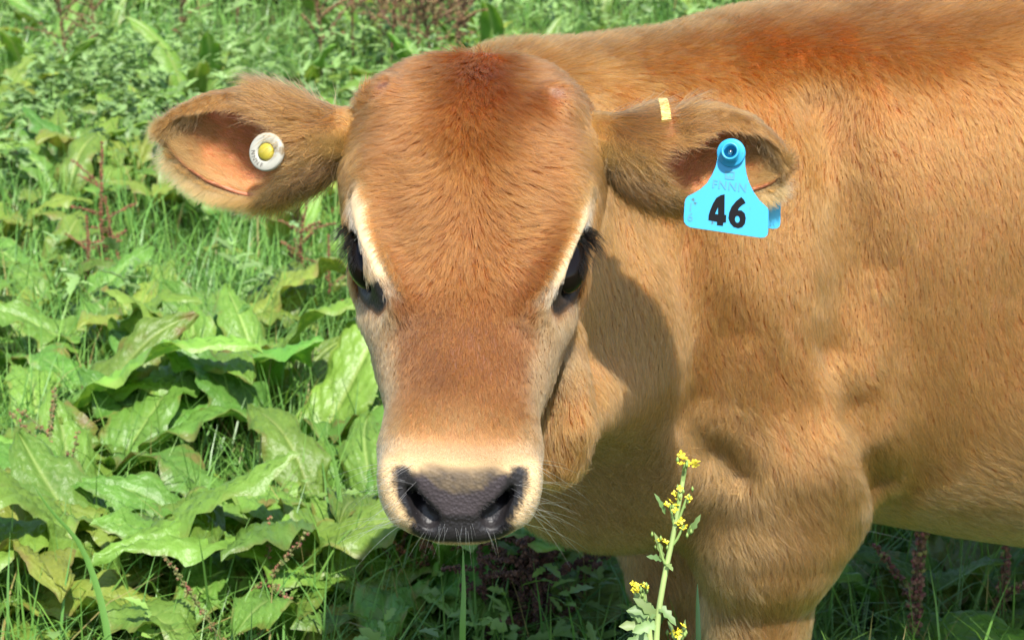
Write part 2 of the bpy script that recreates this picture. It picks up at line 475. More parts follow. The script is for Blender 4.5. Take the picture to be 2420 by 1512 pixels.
def coat_head(P, h, n1, n2):
    w, s, n = np.abs(h[:, 0]), h[:, 1], h[:, 2]
    Ch = np.tile(C_FORE, (len(P), 1))
    Ch = mixc(Ch, C_FORE * np.array([.9, .84, .85]), sstep(.115, .03, s + .008 * n1))                # darker poll
    Ch = mixc(Ch, C_GOLD, sstep(.055, .078, w) * sstep(-.005, .04, s) * sstep(ES + .03, ES - .03, s) * .9)   # temples
    Ch = mixc(Ch, C_FORE * np.array([1.12, 1.2, 1.25]), sstep(.0, .5, n2) * .3)
    nb = sstep(ES + .02, ES + .07, s)
    Ch = mixc(Ch, C_NOSE, nb * .9)
    Ch = mixc(Ch, C_NOSE * .62, nb * sstep(.0, .6, noise(P, 38, 9) + .25 + 6 * (w - .03)) * .6 * sstep(SV(1010), SV(900), s))     # dark smudges on the bridge
    wb = np.interp(s, [.1, ES, ES + .03, ES + .07, .22, .25, .30], [.09, .075, .054, .046, .043, .043, .05])
    side = sstep(wb - .004, wb + .007, w + .003 * n2) * sstep(ES - .005, ES + .025, s)
    Ch = mixc(Ch, C_SIDE, side * .95)
    mz = sstep(SV(890), SV(1050), s + .006 * n1 + .10 * np.maximum(w - .03, 0))
    Ch = mixc(Ch, C_MUZ, mz)
    Ch = mixc(Ch, C_CREAM * np.array([.88, .81, .70]), sstep(SV(1020), SV(1110), s + .30 * np.maximum(w - .025, 0) + .004 * n1))
    Lh = np.full(len(P), .0135) + .003 * n1
    Lh += .003 * sstep(.04, .01, s)
    Lh += (.0068 - Lh) * nb
    Lh += (.0034 - Lh) * sstep(SV(980), SV(1070), s)
    Lh = np.where(n < -.075, np.maximum(Lh, .012), Lh)
    bw = np.minimum(dch(P, BROW[0]), dch(P, BROW[1]))
    fac = sstep(.0150, .0060, bw + .0025 * n2 + .004 * sstep(ES - .02, ES + .03, s)) * sstep(ES + .050, ES + .022, s)
    Ch = mixc(Ch, C_CREAM, fac * .92); Lh += (.0028 - Lh) * fac
    ld = np.minimum(dch(P, LID[0]), dch(P, LID[1]))
    lk = sstep(.0140, .0108, ld + .0012 * n2) * (bw > .0035)
    eyeq = np.stack([w - EW - .009, s - ES - .002, n - EN], 1) @ ROT_EYE.T
    lk = np.maximum(lk, sstep(1.24, 1.10, np.linalg.norm(eyeq / np.array([.0180, .030, .0175]), axis=1)))
    Ch = mixc(Ch, np.array([.010, .008, .008]), lk); Lh += (.0020 - Lh) * lk
    # nose
    pad = sstep(.0082, .0066, np.minimum(dch(P, PADT), dch(P, PADB)) + .0008 * n2)
    nl = np.minimum(dch(P, NOS[0]), dch(P, NOS[1]))
    nos = np.maximum(sstep(.0092, .0068, nl + .0016 * n2), sstep(.034, .026, nl) * (sdf_skull(P.astype(np.float32)) < -.003))
    lip = sstep(.0118, .0092, dch(P, LIP) + .0015 * n2)
    fz = sstep(.0130, .0045, dch(P, FUZZ) + .002 * n2)
    Ch = mixc(Ch, np.array([.030, .026, .027]), fz * (.88 + .12 * noise(P, 420, 77)))
    nose = np.maximum(np.maximum(pad, nos), lip)
    Ch = mixc(Ch, np.array([.012, .010, .011]), nose)
    Ch = mixc(Ch, np.array([.052, .041, .045]), pad * (1 - nos) * (1 - lip))
    Lh = Lh * (1 - .35 * fz)
    for b in BUDS:
        k = sstep(.0115, .007, np.linalg.norm(P - b, axis=1) + .0015 * n2)
        Ch = mixc(Ch, np.array([.10, .055, .035]) if b is BUDS[0] else np.array([.36, .22, .12]), k); Lh = Lh * (1 - .85 * k) * (.35 + .65 * sstep(.010, .020, np.linalg.norm(P - b, axis=1)))
    return Ch, np.maximum(np.maximum(np.maximum(pad, .65 * lip) * (1 - nos), .62 * nos), np.maximum(lk * .61, fz * .72)), Lh

Va = [V]; Fa = [F]; nv = len(V)
for E in (EARL, EARR): Va.append(E['V']); Fa.append(E['F'] + nv); nv += len(E['V'])
VV = np.concatenate(Va); FF = np.concatenate(Fa)
VN = vnormals(V, F)
Cs, bare, Ls, hdm, hq = coat(V, VN)
skin = Cs * .55
skin = np.where(bare[:, None] > .5, Cs, skin)
pale_ = sstep(.35, .6, Cs[:, 1])[:, None]; skin = skin * (1 - pale_) + Cs * pale_
for E in (EARL, EARR):
    n = E['nt'] * E['nq']; co = np.tile(C_GOLD * .5, (2 * n, 1)); co[n:] = (.46, .16, .092)  # pink inner skin, brightened in colour to imitate sun glowing through the ear
    skin = np.concatenate([skin, co]); bare = np.concatenate([bare, np.zeros(2 * n)])
sm = mat('calf_skin', rough=.6, attr='pigment')
nt_ = sm.node_tree; bs = nt_.nodes['Principled BSDF']
an = nt_.nodes.new('ShaderNodeAttribute'); an.attribute_name = 'bare'
mr = nt_.nodes.new('ShaderNodeMapRange'); mr.inputs['To Min'].default_value = .75; mr.inputs['To Max'].default_value = .36
nt_.links.new(an.outputs['Fac'], mr.inputs['Value']); nt_.links.new(mr.outputs[0], bs.inputs['Roughness'])
vo = nt_.nodes.new('ShaderNodeTexVoronoi'); vo.inputs['Scale'].default_value = 420
tc = nt_.nodes.new('ShaderNodeTexCoord'); nt_.links.new(tc.outputs['Object'], vo.inputs['Vector'])
bp = nt_.nodes.new('ShaderNodeBump'); bp.inputs['Distance'].default_value = .0009
ml = nt_.nodes.new('ShaderNodeMath'); ml.operation = 'MULTIPLY'; ml.inputs[1].default_value = .55
nt_.links.new(an.outputs['Fac'], ml.inputs[0]); nt_.links.new(ml.outputs[0], bp.inputs['Strength'])
nt_.links.new(vo.outputs['Distance'], bp.inputs['Height']); nt_.links.new(bp.outputs[0], bs.inputs['Normal'])
me = mesh_np('body', VV - np.array(calf.location), FF, [sm])
vcol(me, 'pigment', skin)
a_ = me.attributes.new('bare', 'FLOAT', 'POINT'); a_.data.foreach_set('value', bare.astype(np.float32))
body = link('body', me, calf)

# ---- eyes
em = mat('calf_eye', (.006, .004, .003), .08, .22)
for sg in (-1, 1):
    n1, n2 = 28, 20; vs = []; fs = []
    for i in range(n2 + 1):
        for j in range(n1):
            a, b = math.pi * i / n2, 2 * math.pi * j / n1
            l = np.array([math.cos(a), math.sin(a) * math.cos(b), math.sin(a) * math.sin(b)]) * np.array([.0165, .0235, .0172])
            l = ROT_EYE.T @ l; l[0] = (l[0] + EW + .0008) * sg
            vs.append(L2W(l[0], ES + .005 + l[1], EN + l[2]) - np.array(calf.location))
    for i in range(n2):
        for j in range(n1): fs.append((i * n1 + j, i * n1 + (j + 1) % n1, (i + 1) * n1 + (j + 1) % n1, (i + 1) * n1 + j))
    link('eye', mesh_np('eye', vs, fs, [em]), calf)

# ------------------------------------------------------------------ fur
def hair_mat(name, rough=.38, rad_rough=.55):
    m = bpy.data.materials.new(name); m.use_nodes = True; nt = m.node_tree
    for n in list(nt.nodes):
        if n.type == 'BSDF_PRINCIPLED': nt.nodes.remove(n)
    h = nt.nodes.new('ShaderNodeBsdfHairPrincipled'); h.parametrization = 'COLOR'; h.model = 'CHIANG'
    a = nt.nodes.new('ShaderNodeAttribute'); a.attribute_name = 'pigment'
    nt.links.new(a.outputs['Color'], h.inputs['Color'])
    h.inputs['Roughness'].default_value = rough; h.inputs['Radial Roughness'].default_value = rad_rough
    h.inputs['IOR'].default_value = 1.42; h.inputs['Offset'].default_value = rad(2)
    nt.links.new(h.outputs[0], nt.nodes['Material Output'].inputs['Surface'])
    return m
FURM = hair_mat('calf_fur')
def hair_obj(name, PTS, RADII, COLS, m, parent):
    n, k = PTS.shape[:2]
    cu = bpy.data.hair_curves.new(name); cu.add_curves([k] * n)
    cu.attributes['position'].data.foreach_set('vector', (PTS - np.array(parent.location)).astype(np.float32).ravel())
    r = cu.attributes.get('radius') or cu.attributes.new('radius', 'FLOAT', 'POINT')
    r.data.foreach_set('value', RADII.astype(np.float32).ravel())
    c = cu.attributes.new('pigment', 'FLOAT_COLOR', 'CURVE')
    C4 = np.ones((n, 4), np.float32); C4[:, :3] = np.clip(COLS, .002, .95); c.data.foreach_set('color', C4.ravel())
    cu.materials.append(m)
    return link(name, cu, parent)
rng = np.random.default_rng(7)
def sample(V, F, N, dens):
    """points over the quads, dens = hairs per square metre at each vertex"""
    A = V[F[:, 0]]; ar = .5 * np.linalg.norm(np.cross(V[F[:, 2]] - A, V[F[:, 3]] - V[F[:, 1]]), axis=1)
    ex = ar * dens[F].mean(1)
    k = rng.poisson(ex); fi = np.repeat(np.arange(len(F)), k)
    a, b = rng.random(len(fi)), rng.random(len(fi))
    w = np.stack([(1 - a) * (1 - b), a * (1 - b), a * b, (1 - a) * b], 1)
    P = (V[F[fi]] * w[:, :, None]).sum(1); Nn = nrm((N[F[fi]] * w[:, :, None]).sum(1))
    return P, Nn
def clump(P, cell, seed):
    """nearest jittered-grid centre for every root, and a random vector for it"""
    f = np.floor(P / cell).astype(np.int64); best = np.full(len(P), 1e9); ctr = np.zeros_like(P); rv = np.zeros_like(P)
    for a in (-1, 0, 1):
        for b in (-1, 0, 1):
            for c in (-1, 0, 1):
                g = f + np.array([a, b, c])
                j = np.stack([hash3(g[:, 0], g[:, 1], g[:, 2], seed + i) for i in range(3)], 1)
                p = (g + j) * cell; d = ((p - P) ** 2).sum(1); m = d < best
                best[m] = d[m]; ctr[m] = p[m]; rv[m] = j[m] * 2 - 1
    return ctr, rv
def grow(P, N, D, L, lift0, lift1, cl=.5, cell=.005, K=5, jit=.25, cjit=.25, seed=3, wave=.0):
    """hair points: combed along D, leaning from lift0 to lift1 (radians off the skin), tips drawn into locks"""
    ctr, rv = clump(P, cell, seed)
    off = ctr - P; off -= (off * N).sum(1, keepdims=True) * N
    D = D + rv * cjit + noise3(P, 45, 31) * .25 + rng.normal(size=P.shape) * jit
    D = nrm(D - (D * N).sum(1, keepdims=True) * N)
    Sd = np.cross(N, D)
    pts = np.zeros((len(P), K, 3)); pts[:, 0] = P - N * .0006
    p = pts[:, 0].copy(); ph = rng.random(len(P)) * 6.28
    cl = np.asarray(cl) * np.ones(len(P))
    for k in range(1, K):
        t = k / (K - 1); tm = (k - .5) / (K - 1)
        a = lift0 + (lift1 - lift0) * tm
        step = (L / (K - 1))[:, None]
        p = p + step * (D * np.cos(a)[:, None] + N * np.sin(a)[:, None] + Sd * (np.sin(ph + tm * 5) * wave)[:, None])
        pts[:, k] = p + off * (cl * t ** 1.3)[:, None]
    return pts
def radii(n, K, r0): 
    t = np.linspace(0, 1, K); prof = np.array([1, 1, .95, .75, .18]) if K == 5 else np.interp(t, [0, .6, 1], [1, .9, .15])
    return np.asarray(r0).reshape(-1, 1) * np.ones((n, 1)) * prof

# the way the coat lies on neck, trunk and legs: (u, v, across, down)
ARW = [(1300, 130, 1, -.1), (1400, 140, .9, .25), (1520, 130, .8, .5), (1500, 260, .5, .9), (1700, 120, .5, .9), (1640, 200, .3, 1), (1900, 40, .8, .4), (2150, 30, .9, .3), (2350, 60, .9, .4),
       (1900, 180, .25, 1), (1960, 300, -.7, .6), (1900, 380, -.6, .8), (2050, 330, .5, .8), (2150, 200, .25, 1), (2000, 480, .0, 1), (2300, 350, .15, 1), (2300, 650, .1, 1), (2050, 700, .15, 1),
       (1650, 650, .05, 1), (1450, 600, -.05, 1), (1500, 800, .1, 1), (1750, 850, .25, 1), (1900, 980, .4, 1), (2050, 920, .35, 1), (2250, 950, .35, .9), (2120, 1080, .6, .8), (2280, 1130, .8, .5), (2380, 1230, .9, .4),
       (1850, 1150, .3, 1), (1980, 1150, .5, .8), (1750, 1300, .1, 1), (1900, 1400, .0, 1), (1700, 1120, -.5, .9), (1800, 1500, .05, 1), (1450, 1000, .1, 1), (1400, 1150, .15, 1), (1520, 1150, .35, .9), (1430, 1280, .2, 1), (1560, 1300, .3, .8), (1620, 1450, 0, 1)]
AP = np.array([hit(a[0], a[1], sdf_body, 1.2) for a in ARW]); AD = nrm(np.array([RT * a[2] - UP * a[3] for a in ARW]))
AP[:, :] = np.where(np.isfinite(AP), AP, 0)
def flow(P, N, hd, h):
    wsum = np.zeros(len(P)); D = np.zeros_like(P)
    for p, d in zip(AP, AD):
        w = 1 / (((P - p) ** 2).sum(1) + .0009) ** 1.6
        wsum += w; D += w[:, None] * d
    D /= wsum[:, None]
    w, s = h[:, 0], h[:, 1]; aw = np.abs(w); sg = np.tanh(w / (.006 + .03 * sstep(.06, .0, s)))
    # head: parted on the midline, sweeping out over the brows, straight down the nose
    t = np.clip(aw / (.055 + .045 * sstep(.09, .02, s)), 0, 1.6)
    ang = np.radians(np.interp(t, [0, .12, .45, .8, 1.1, 1.6], [0, 22, 62, 84, 74, 30]))
    ang = ang * sstep(ES + .055, ES + .0, s) + np.radians(16) * np.clip(t, 0, 1) * sstep(ES, ES + .055, s)
    ang += np.radians(14) * np.sin(s * 95 + 1.2 * sg) * sstep(.1, .5, t) * sstep(ES + .03, ES - .02, s)
    # poll: tuft falls outwards and up
    ang = ang + sstep(.04, -.005, s) * np.radians(60) * np.clip(t * 2, 0, 1) * (1 - .5 * np.clip(t, 0, 1))
    Dh = (np.sin(ang) * sg)[:, None] * HW + np.cos(ang)[:, None] * HA
    bk = sstep(.016, .007, np.minimum(dch(P, BROW[0]), dch(P, BROW[1])))
    Dh = Dh * (1 - bk)[:, None] + (HA - HW * sg[:, None] * .45) * bk[:, None]
    # muzzle: away from the nose
    mz = sstep(SV(1040), SV(1120), s)
    c = L2W(0, .318, -.035); away = nrm(P - c)
    Dh = Dh * (1 - mz)[:, None] + away * mz[:, None]
    D = D * (1 - hd)[:, None] + Dh * hd[:, None]
    return D - (D * N).sum(1, keepdims=True) * N
NOFUR = 'nofur' in DEV
FD = 1.0
if not NOFUR:
    pu, pv, pd = proj(V)
    tocam = nrm(CAM - V); fac = (VN * tocam).sum(1)
    dens = np.where(hdm > .5, 1.35e6, .68e6) * FD
    dens = dens * np.where(fac > -.3, 1, .12)
    dens = dens * np.interp(pu, [2420, 2700, 3200], [1, .5, .06]) * np.interp(pv, [1512, 1600, 1900], [1, .5, .12])
    dens = dens * np.where(bare[:NB_] > .6, 0, 1)
    dens = dens * np.where((hdm > .5) & (hq[:, 1] > .24), 1.7, 1)
    for b in BUDS: dens = dens * (np.linalg.norm(V - b, axis=1) > .0075)
    P, N = sample(V, F, VN, dens)
    Cc, bb, L, hd, h = coat(P, N)
    D = flow(P, N, hd, h)
    z = P[:, 2]; q = (P - BO) @ BR.T
    fluffy = sstep(-.02, -.09, q[:, 0]) * sstep(.56, .44, z) * (1 - hd)
    crest = sstep(.765, .81, z) * (1 - hd) + sstep(.03, .0, h[:, 1]) * hd * .08
    lift0 = np.radians(34 + 12 * fluffy + 22 * crest); lift1 = np.radians(6 + 8 * fluffy + 22 * crest)
    short = sstep(.007, .004, L)
    lift0 = lift0 - np.radians(12) * short
    L = L * rng.uniform(.65, 1.2, len(P))
    pts = grow(P, N, D, L, lift0, lift1, cl=(.30 + .26 * noise(P, 22, 61)) * sstep(.004, .013, L), cell=.0042, jit=.10 + .2 * fluffy[:, None], cjit=.17 + .25 * fluffy[:, None], wave=.10)
    ctr, rv = clump(P, .0042, 3)
    Cc = Cc * (1 + .16 * rv[:, :1]) * rng.uniform(.55, 1.35, (len(P), 1))
    r0 = np.where(hd > .5, .00016, .00019) * np.interp(L, [.003, .008], [.8, 1])
    hair_obj('fur', pts, radii(len(P), 5, r0), Cc, FURM, calf)

# ---- hair of the ears
def ear_hair(E):
    nt, nq = E['nt'], E['nq']; Pg, Ng = E['P'], E['N']
    dT = nrm(np.gradient(Pg, axis=0)); dQ = nrm(np.gradient(Pg, axis=1))
    def at(t, q):
        x = np.clip(t * (nt - 1), 0, nt - 1.001); y = np.clip(q * (nq - 1), 0, nq - 1.001)
        i, j = x.astype(int), y.astype(int); a, b = (x - i)[:, None], (y - j)[:, None]
        f = lambda G: G[i, j] * (1 - a) * (1 - b) + G[i + 1, j] * a * (1 - b) + G[i + 1, j + 1] * a * b + G[i, j + 1] * (1 - a) * b
        return f(Pg), nrm(f(Ng)), nrm(f(dT)), nrm(f(dQ))
    allp, allr, allc = [], [], []
    def add(n, t, q, inner, Lm, l0, l1, cdir, colr, r0, cl=.5, jit=.2, var=.25):
        P, N, T, Q = at(t, q)
        if inner: P = P - N * .0028; N = -N
        L = Lm * rng.uniform(.6, 1.25, len(P))
        D = T * cdir[0] + Q * np.asarray(cdir[1]).reshape(-1, 1) - UP * cdir[2]
        pts = grow(P, N, D, L, np.full(len(P), l0), np.full(len(P), l1), cl=cl, cell=.005, jit=jit, cjit=.22, wave=.1)
        allp.append(pts); allr.append(radii(len(P), 5, r0)); allc.append(np.asarray(colr) * rng.uniform(1 - var, 1 + var, (len(P), 1)))
    n = int(34000 * FD); t = rng.random(n); q = rng.random(n)
    P, N, T, Q = at(t, q); nz = noise(P, 60, 4)
    colr = C_GOLD * .95 * (1 - .4 * sstep(-.3, .6, nz))[:, None]
    base = sstep(.25, .0, t)
    colr = colr * (1 - base[:, None]) + C_GOLD * 1.0 * base[:, None]
    kp = np.ones(n, bool) if E['sg'] < 0 else ~((t > .385) & (t < .458) & (q > .58) & (q < .95))
    add(n, t[kp], q[kp], False, .0105, .45, .08, (1, 0, .15), colr[kp], .00016)
    # long dark guard hair on the front flap, falling over the opening
    n = int(4500 * FD); t = rng.uniform(.14, .50, n); q = np.where(rng.random(n) < .5, rng.uniform(0, .22, n), rng.uniform(.78, 1, n))
    kp = np.ones(n, bool) if E['sg'] < 0 else ~((t > .34) & (t < .46) & (q > .5)); t, q = t[kp], q[kp]; n = len(t); mixk = rng.random((n, 1)) < .5
    add(n, t, q, False, .027, .6, .10, (1, 0, .35), np.where(mixk, C_GOLD * 1.15, np.array([.13, .052, .018])), .00014, cl=.55, jit=.3)
    # overhanging fringe of the upper rim and pale fringe of the lower rim
    n = int(5000 * FD); t = rng.uniform(.45, .98, n); q = rng.uniform(.84, 1.0, n)
    add(n, t, q, False, .011, .5, .15, (.8, .6, .2), np.where(rng.random((n, 1)) < .5, C_GOLD, np.array([.16, .065, .02])), .00014, jit=.25)
    n = int(6000 * FD); t = rng.uniform(.10, .97, n); q = rng.uniform(.0, .10, n)
    add(n, t, q, False, .017, .9, .35, (.55, -.8, .25), C_PALE * 1.15, .00011, cl=.3, jit=.35)
    # inside: short pale hair, thicker to the tip
    n = int(9000 * FD); t = rng.random(n) ** .5; q = rng.random(n); keep = (t > .30 + .45 * (q > .5))
    add(int(keep.sum()), t[keep], q[keep], True, .016, .55, .15, (1, .3, .0), C_PALE * .9, .00013, jit=.35)
    return np.concatenate(allp), np.concatenate(allr), np.concatenate(allc)
if not NOFUR:
    for E in (EARL, EARR):
        p_, r_, c_ = ear_hair(E); hair_obj('ear_hair', p_, r_, c_, FURM, calf)

# ---- lashes, whiskers
def strands(name, roots, dirs, L, sag, r0, colr, K=6):
    n = len(roots); t = np.linspace(0, 1, K)
    pts = roots[:, None] + dirs[:, None] * (L[:, None] * t)[:, :, None] + sag[:, None, :] * (t ** 2)[None, :, None] * L[:, None, None]
    hair_obj(name, pts, np.full((n, 1), r0) * (1 - .85 * t), np.tile(colr, (n, 1)), FURM, calf)
for sg in (-1, 1):
    n = 170; t = rng.random(n) ** 1.3
    loc = np.array([[.0790, ES - .026, -.0300], [.0815, ES - .016, -.0285], [.0800, ES - .004, -.0265], [.0755, ES + .008, -.0245]])
    k = t * 3; i = np.minimum(k.astype(int), 2); f = (k - i)[:, None]
    l = loc[i] * (1 - f) + loc[i + 1] * f + rng.normal(size=(n, 3)) * .0008
    R = np.array([L2W(sg * a, b, c) for a, b, c in l]) - HN * .002
    d = nrm(HW * sg * (.8 - .35 * t[:, None]) + HN * .30 + HA * (.40 + .5 * t[:, None]) + rng.normal(size=(n, 3)) * .16)
    strands('eyelash', R, d, rng.uniform(.011, .024, n) * (1 - .4 * t), HA * .45 + HN * .05 + np.zeros((n, 1)), .00026, np.array([.004, .0035, .0035]))
n = 64; us = np.concatenate([rng.uniform(925, 985, n // 2), rng.uniform(1200, 1262, n - n // 2)]); vs = rng.uniform(1080, 1245, n)
R = np.array([H(u, v) for u, v in zip(us, vs)]); ok = np.abs((R - H0) @ HA) < .36; R = R[ok]; us = us[ok]
sgn = np.where(us < 1090, -1, 1)[:, None]
d = nrm(HW * sgn * 1.0 + HN * .35 + HA * rng.uniform(-.1, .75, (len(R), 1)) + rng.normal(size=R.shape) * .18)
strands('whisker', R, d, rng.uniform(.018, .050, len(R)), -np.array([[0, 0, .25]]) + np.zeros((len(R), 1)), .00013, np.array([.82, .80, .74]))
n = 22; us = rng.uniform(1010, 1175, n); R = np.array([H(u, v) for u, v in zip(us, rng.uniform(1235, 1258, n))])
d = nrm(HA * .9 - HN * .25 + HW * (us[:, None] - 1090) / 160 + rng.normal(size=R.shape) * .15)
strands('whisker', R, d, rng.uniform(.008, .022, n), -np.array([[0, 0, .2]]) + np.zeros((n, 1)), .00012, np.array([.80, .76, .66]))
# ------------------------------------------------------------------ ear tags
def flat_mesh(name, loops, place, m, off=0.0, thick=0.0):
    """filled outline(s): the first loop is the edge, further loops cut holes or add islands"""
    cu = bpy.data.curves.new(name, 'CURVE'); cu.dimensions = '2D'; cu.fill_mode = 'BOTH' if thick else 'FRONT'; cu.extrude = thick / 2
    for lp in loops:
        sp = cu.splines.new('POLY'); sp.points.add(len(lp) - 1); sp.use_cyclic_u = True
        for p, q in zip(sp.points, lp): p.co = (q[0], q[1], 0, 1)
    o = bpy.data.objects.new(name, cu); col.objects.link(o)
    dg = bpy.context.evaluated_depsgraph_get(); me = bpy.data.meshes.new_from_object(o.evaluated_get(dg))
    bpy.data.objects.remove(o); bpy.data.curves.remove(cu)
    return lift(me, name, place, m, off)
def text_mesh(name, txt, size, place, m, off=0.0, offset=0.0, space=1.0):
    cu = bpy.data.curves.new(name, 'FONT'); cu.body = txt; cu.size = size; cu.offset = offset; cu.align_x = 'CENTER'; cu.align_y = 'CENTER'; cu.space_character = space; cu.resolution_u = 3
    o = bpy.data.objects.new(name, cu); col.objects.link(o)
    dg = bpy.context.evaluated_depsgraph_get(); me = bpy.data.meshes.new_from_object(o.evaluated_get(dg))
    bpy.data.objects.remove(o); bpy.data.curves.remove(cu)
    return lift(me, name, place, m, off)
def lift(me, name, place, m, off):
    n = len(me.vertices); co = np.zeros(n * 3, np.float32); me.vertices.foreach_get('co', co); co = co.reshape(-1, 3)
    o_, ax, ay, az = place
    W_ = o_ + co[:, :1] * ax + co[:, 1:2] * ay + (co[:, 2:] + off) * az
    me.vertices.foreach_set('co', W_.astype(np.float32).ravel()); me.materials.clear(); me.materials.append(m); me.name = name; me.update()
    return me
def lathe(prof, place, m, name, n=32):
    o_, ax, ay, az = place; vs = []; fs = []
    for r, h in prof:
        for j in range(n):
            a = 2 * math.pi * j / n; vs.append(o_ + ax * r * math.cos(a) + ay * r * math.sin(a) + az * h)
    for i in range(len(prof) - 1):
        for j in range(n): fs.append((i * n + j, i * n + (j + 1) % n, (i + 1) * n + (j + 1) % n, (i + 1) * n + j))
    return mesh_np(name, vs, fs, [m])
def worn(name, c, c2, rough, scale=60, lo=.60, hi=.75):
    m = mat(name, c, rough); nt = m.node_tree; b = nt.nodes['Principled BSDF']
    tc = nt.nodes.new('ShaderNodeTexCoord'); nz = nt.nodes.new('ShaderNodeTexNoise'); nz.inputs['Scale'].default_value = scale; nz.inputs['Detail'].default_value = 6
    cr = nt.nodes.new('ShaderNodeValToRGB'); cr.color_ramp.elements[0].position = lo; cr.color_ramp.elements[1].position = hi
    cr.color_ramp.elements[0].color = (*c, 1); cr.color_ramp.elements[1].color = (*c2, 1)
    nt.links.new(tc.outputs['Object'], nz.inputs['Vector']); nt.links.new(nz.outputs[0], cr.inputs[0]); nt.links.new(cr.outputs[0], b.inputs['Base Color'])
    return m
BLUE = worn('tag_blue', (.028, .31, .53), (.04, .12, .14), .42, 150, .68, .74)
INK = mat('tag_ink', (.004, .004, .005), .7, .15); PRINT = mat('tag_print', (.045, .235, .33), .5)
ZW = lambda x, y: ((2000 + x / 2.52) * .66796, (300 + y / 2.52) * .66796)     # zoom coordinates of the tag to frame coordinates
TD = 1.366; TS = TD / FPX
az = -FW; TO = W(*ZW(1430, 1000), TD)
TAGP = (TO, RT, UP, az)
def tz(pts): 
    c = ZW(1430, 1000); return [((ZW(x, y)[0] - c[0]) * TS, -(ZW(x, y)[1] - c[1]) * TS) for x, y in pts]
OUT = [(1360, 610), (1375, 560), (1405, 520), (1445, 495), (1490, 487), (1540, 497), (1575, 530), (1594, 580), (1602, 650), (1604, 730), (1615, 800), (1640, 880), (1680, 960), (1730, 1030), (1785, 1082), (1805, 1102), (1812, 1130),
       (1808, 1310), (1800, 1342), (1775, 1362), (1735, 1364), (1115, 1272), (1078, 1252), (1058, 1222), (1056, 1180), (1064, 1050), (1074, 1015), (1095, 992), (1140, 970), (1200, 935), (1262, 880), (1310, 800), (1340, 730), (1354, 670)]
tagb = empty('ear_tag', W(1722, 366, TD)); tag(tagb, 'blue plastic ear tag with a big black painted 46', 'ear tag')
def child(name, me, parent):
    n = len(me.vertices); co = np.zeros(n * 3, np.float32); me.vertices.foreach_get('co', co)
    me.vertices.foreach_set('co', (co.reshape(-1, 3) - np.array(parent.matrix_world.translation if parent.parent else parent.location)).astype(np.float32).ravel()); me.update()
    return link(name, me, parent)
fp = child('tag_panel', flat_mesh('tag_panel', [tz(OUT)], TAGP, BLUE, 0, .0016), tagb)
bev = fp.modifiers.new('edge', 'BEVEL'); bev.width = .0004; bev.segments = 2; bev.limit_method = 'ANGLE'
back = [(x + 205, y - 112) for x, y in OUT]
bo = child('back_panel', flat_mesh('back_panel', [tz(back)], TAGP, BLUE, -.055 + .0, .0016), tagb)
child('painted_number', flat_mesh('painted_number', [tz([(1345, 1010), (1385, 985), (1420, 978), (1418, 1160), (1434, 1163), (1431, 1228), (1408, 1230), (1404, 1259), (1350, 1252), (1352, 1222), (1275, 1208), (1277, 1165), (1290, 1120), (1315, 1060)]),
      tz([(1334, 1152), (1361, 1092), (1361, 1157)])], TAGP, INK, .00115), tagb)
child('painted_number', flat_mesh('painted_number', [tz([(1568, 1002), (1590, 1025), (1606, 1055), (1575, 1074), (1548, 1098), (1538, 1120), (1570, 1122), (1598, 1147), (1608, 1190), (1600, 1240), (1575, 1270), (1540, 1280), (1500, 1268), (1470, 1235), (1453, 1190), (1460, 1140), (1480, 1090), (1520, 1040)]),
      tz([(1533 + 22 * math.cos(a), 1200 + 32 * math.sin(a)) for a in np.linspace(0, 2 * math.pi, 14, endpoint=False)])], TAGP, INK, .00115), tagb)
rot = rad(-7.5); rx = RT * math.cos(rot) + UP * math.sin(rot); ry = -RT * math.sin(rot) + UP * math.cos(rot)
zp = 1 / 2.52 * .66796 * TS
child('lettering', text_mesh('lettering', 'FNNN', 105 * zp, (W(*ZW(1462, 908), TD), rx, ry, az), PRINT, .00115, .0001, 1.12), tagb)
child('lettering', text_mesh('lettering', '1', 110 * zp, (W(*ZW(1117, 1096), TD), rx, ry, az), PRINT, .00115, .00003), tagb)
child('lettering', text_mesh('lettering', '6', 110 * zp, (W(*ZW(1113, 1184), TD), rx, ry, az), PRINT, .00115, .00003), tagb)
child('emblem', flat_mesh('emblem', [tz([(1424, 768), (1512, 776), (1506, 850), (1422, 842)]), tz([(1436, 800), (1452, 826), (1466, 802), (1480, 832), (1500, 800), (1498, 788), (1436, 784)])], TAGP, PRINT, .00115), tagb)
pz = nrm(-FW + RT * -.20 + UP * .05); px_ = nrm(RT - (RT @ pz) * pz); py_ = np.cross(pz, px_)
PO = W(*ZW(1480, 610), TD)
post = child('post', lathe([(.0102, -.001), (.0102, .0022), (.0095, .0030), (.0068, .0032), (.0064, .0110), (.0060, .0118), (.0048, .0118), (.0046, .0030), (.0, .0030)], (PO, px_, py_, pz), BLUE, 'post'), tagb)
stl = mat('pin_steel', (.30, .29, .28), .25, Metallic=1.0)
child('pin', lathe([(.0022, -.045), (.0022, .0065), (.0014, .0082), (.0, .0086)], (PO, px_, py_, pz), stl, 'pin', 14), tagb)

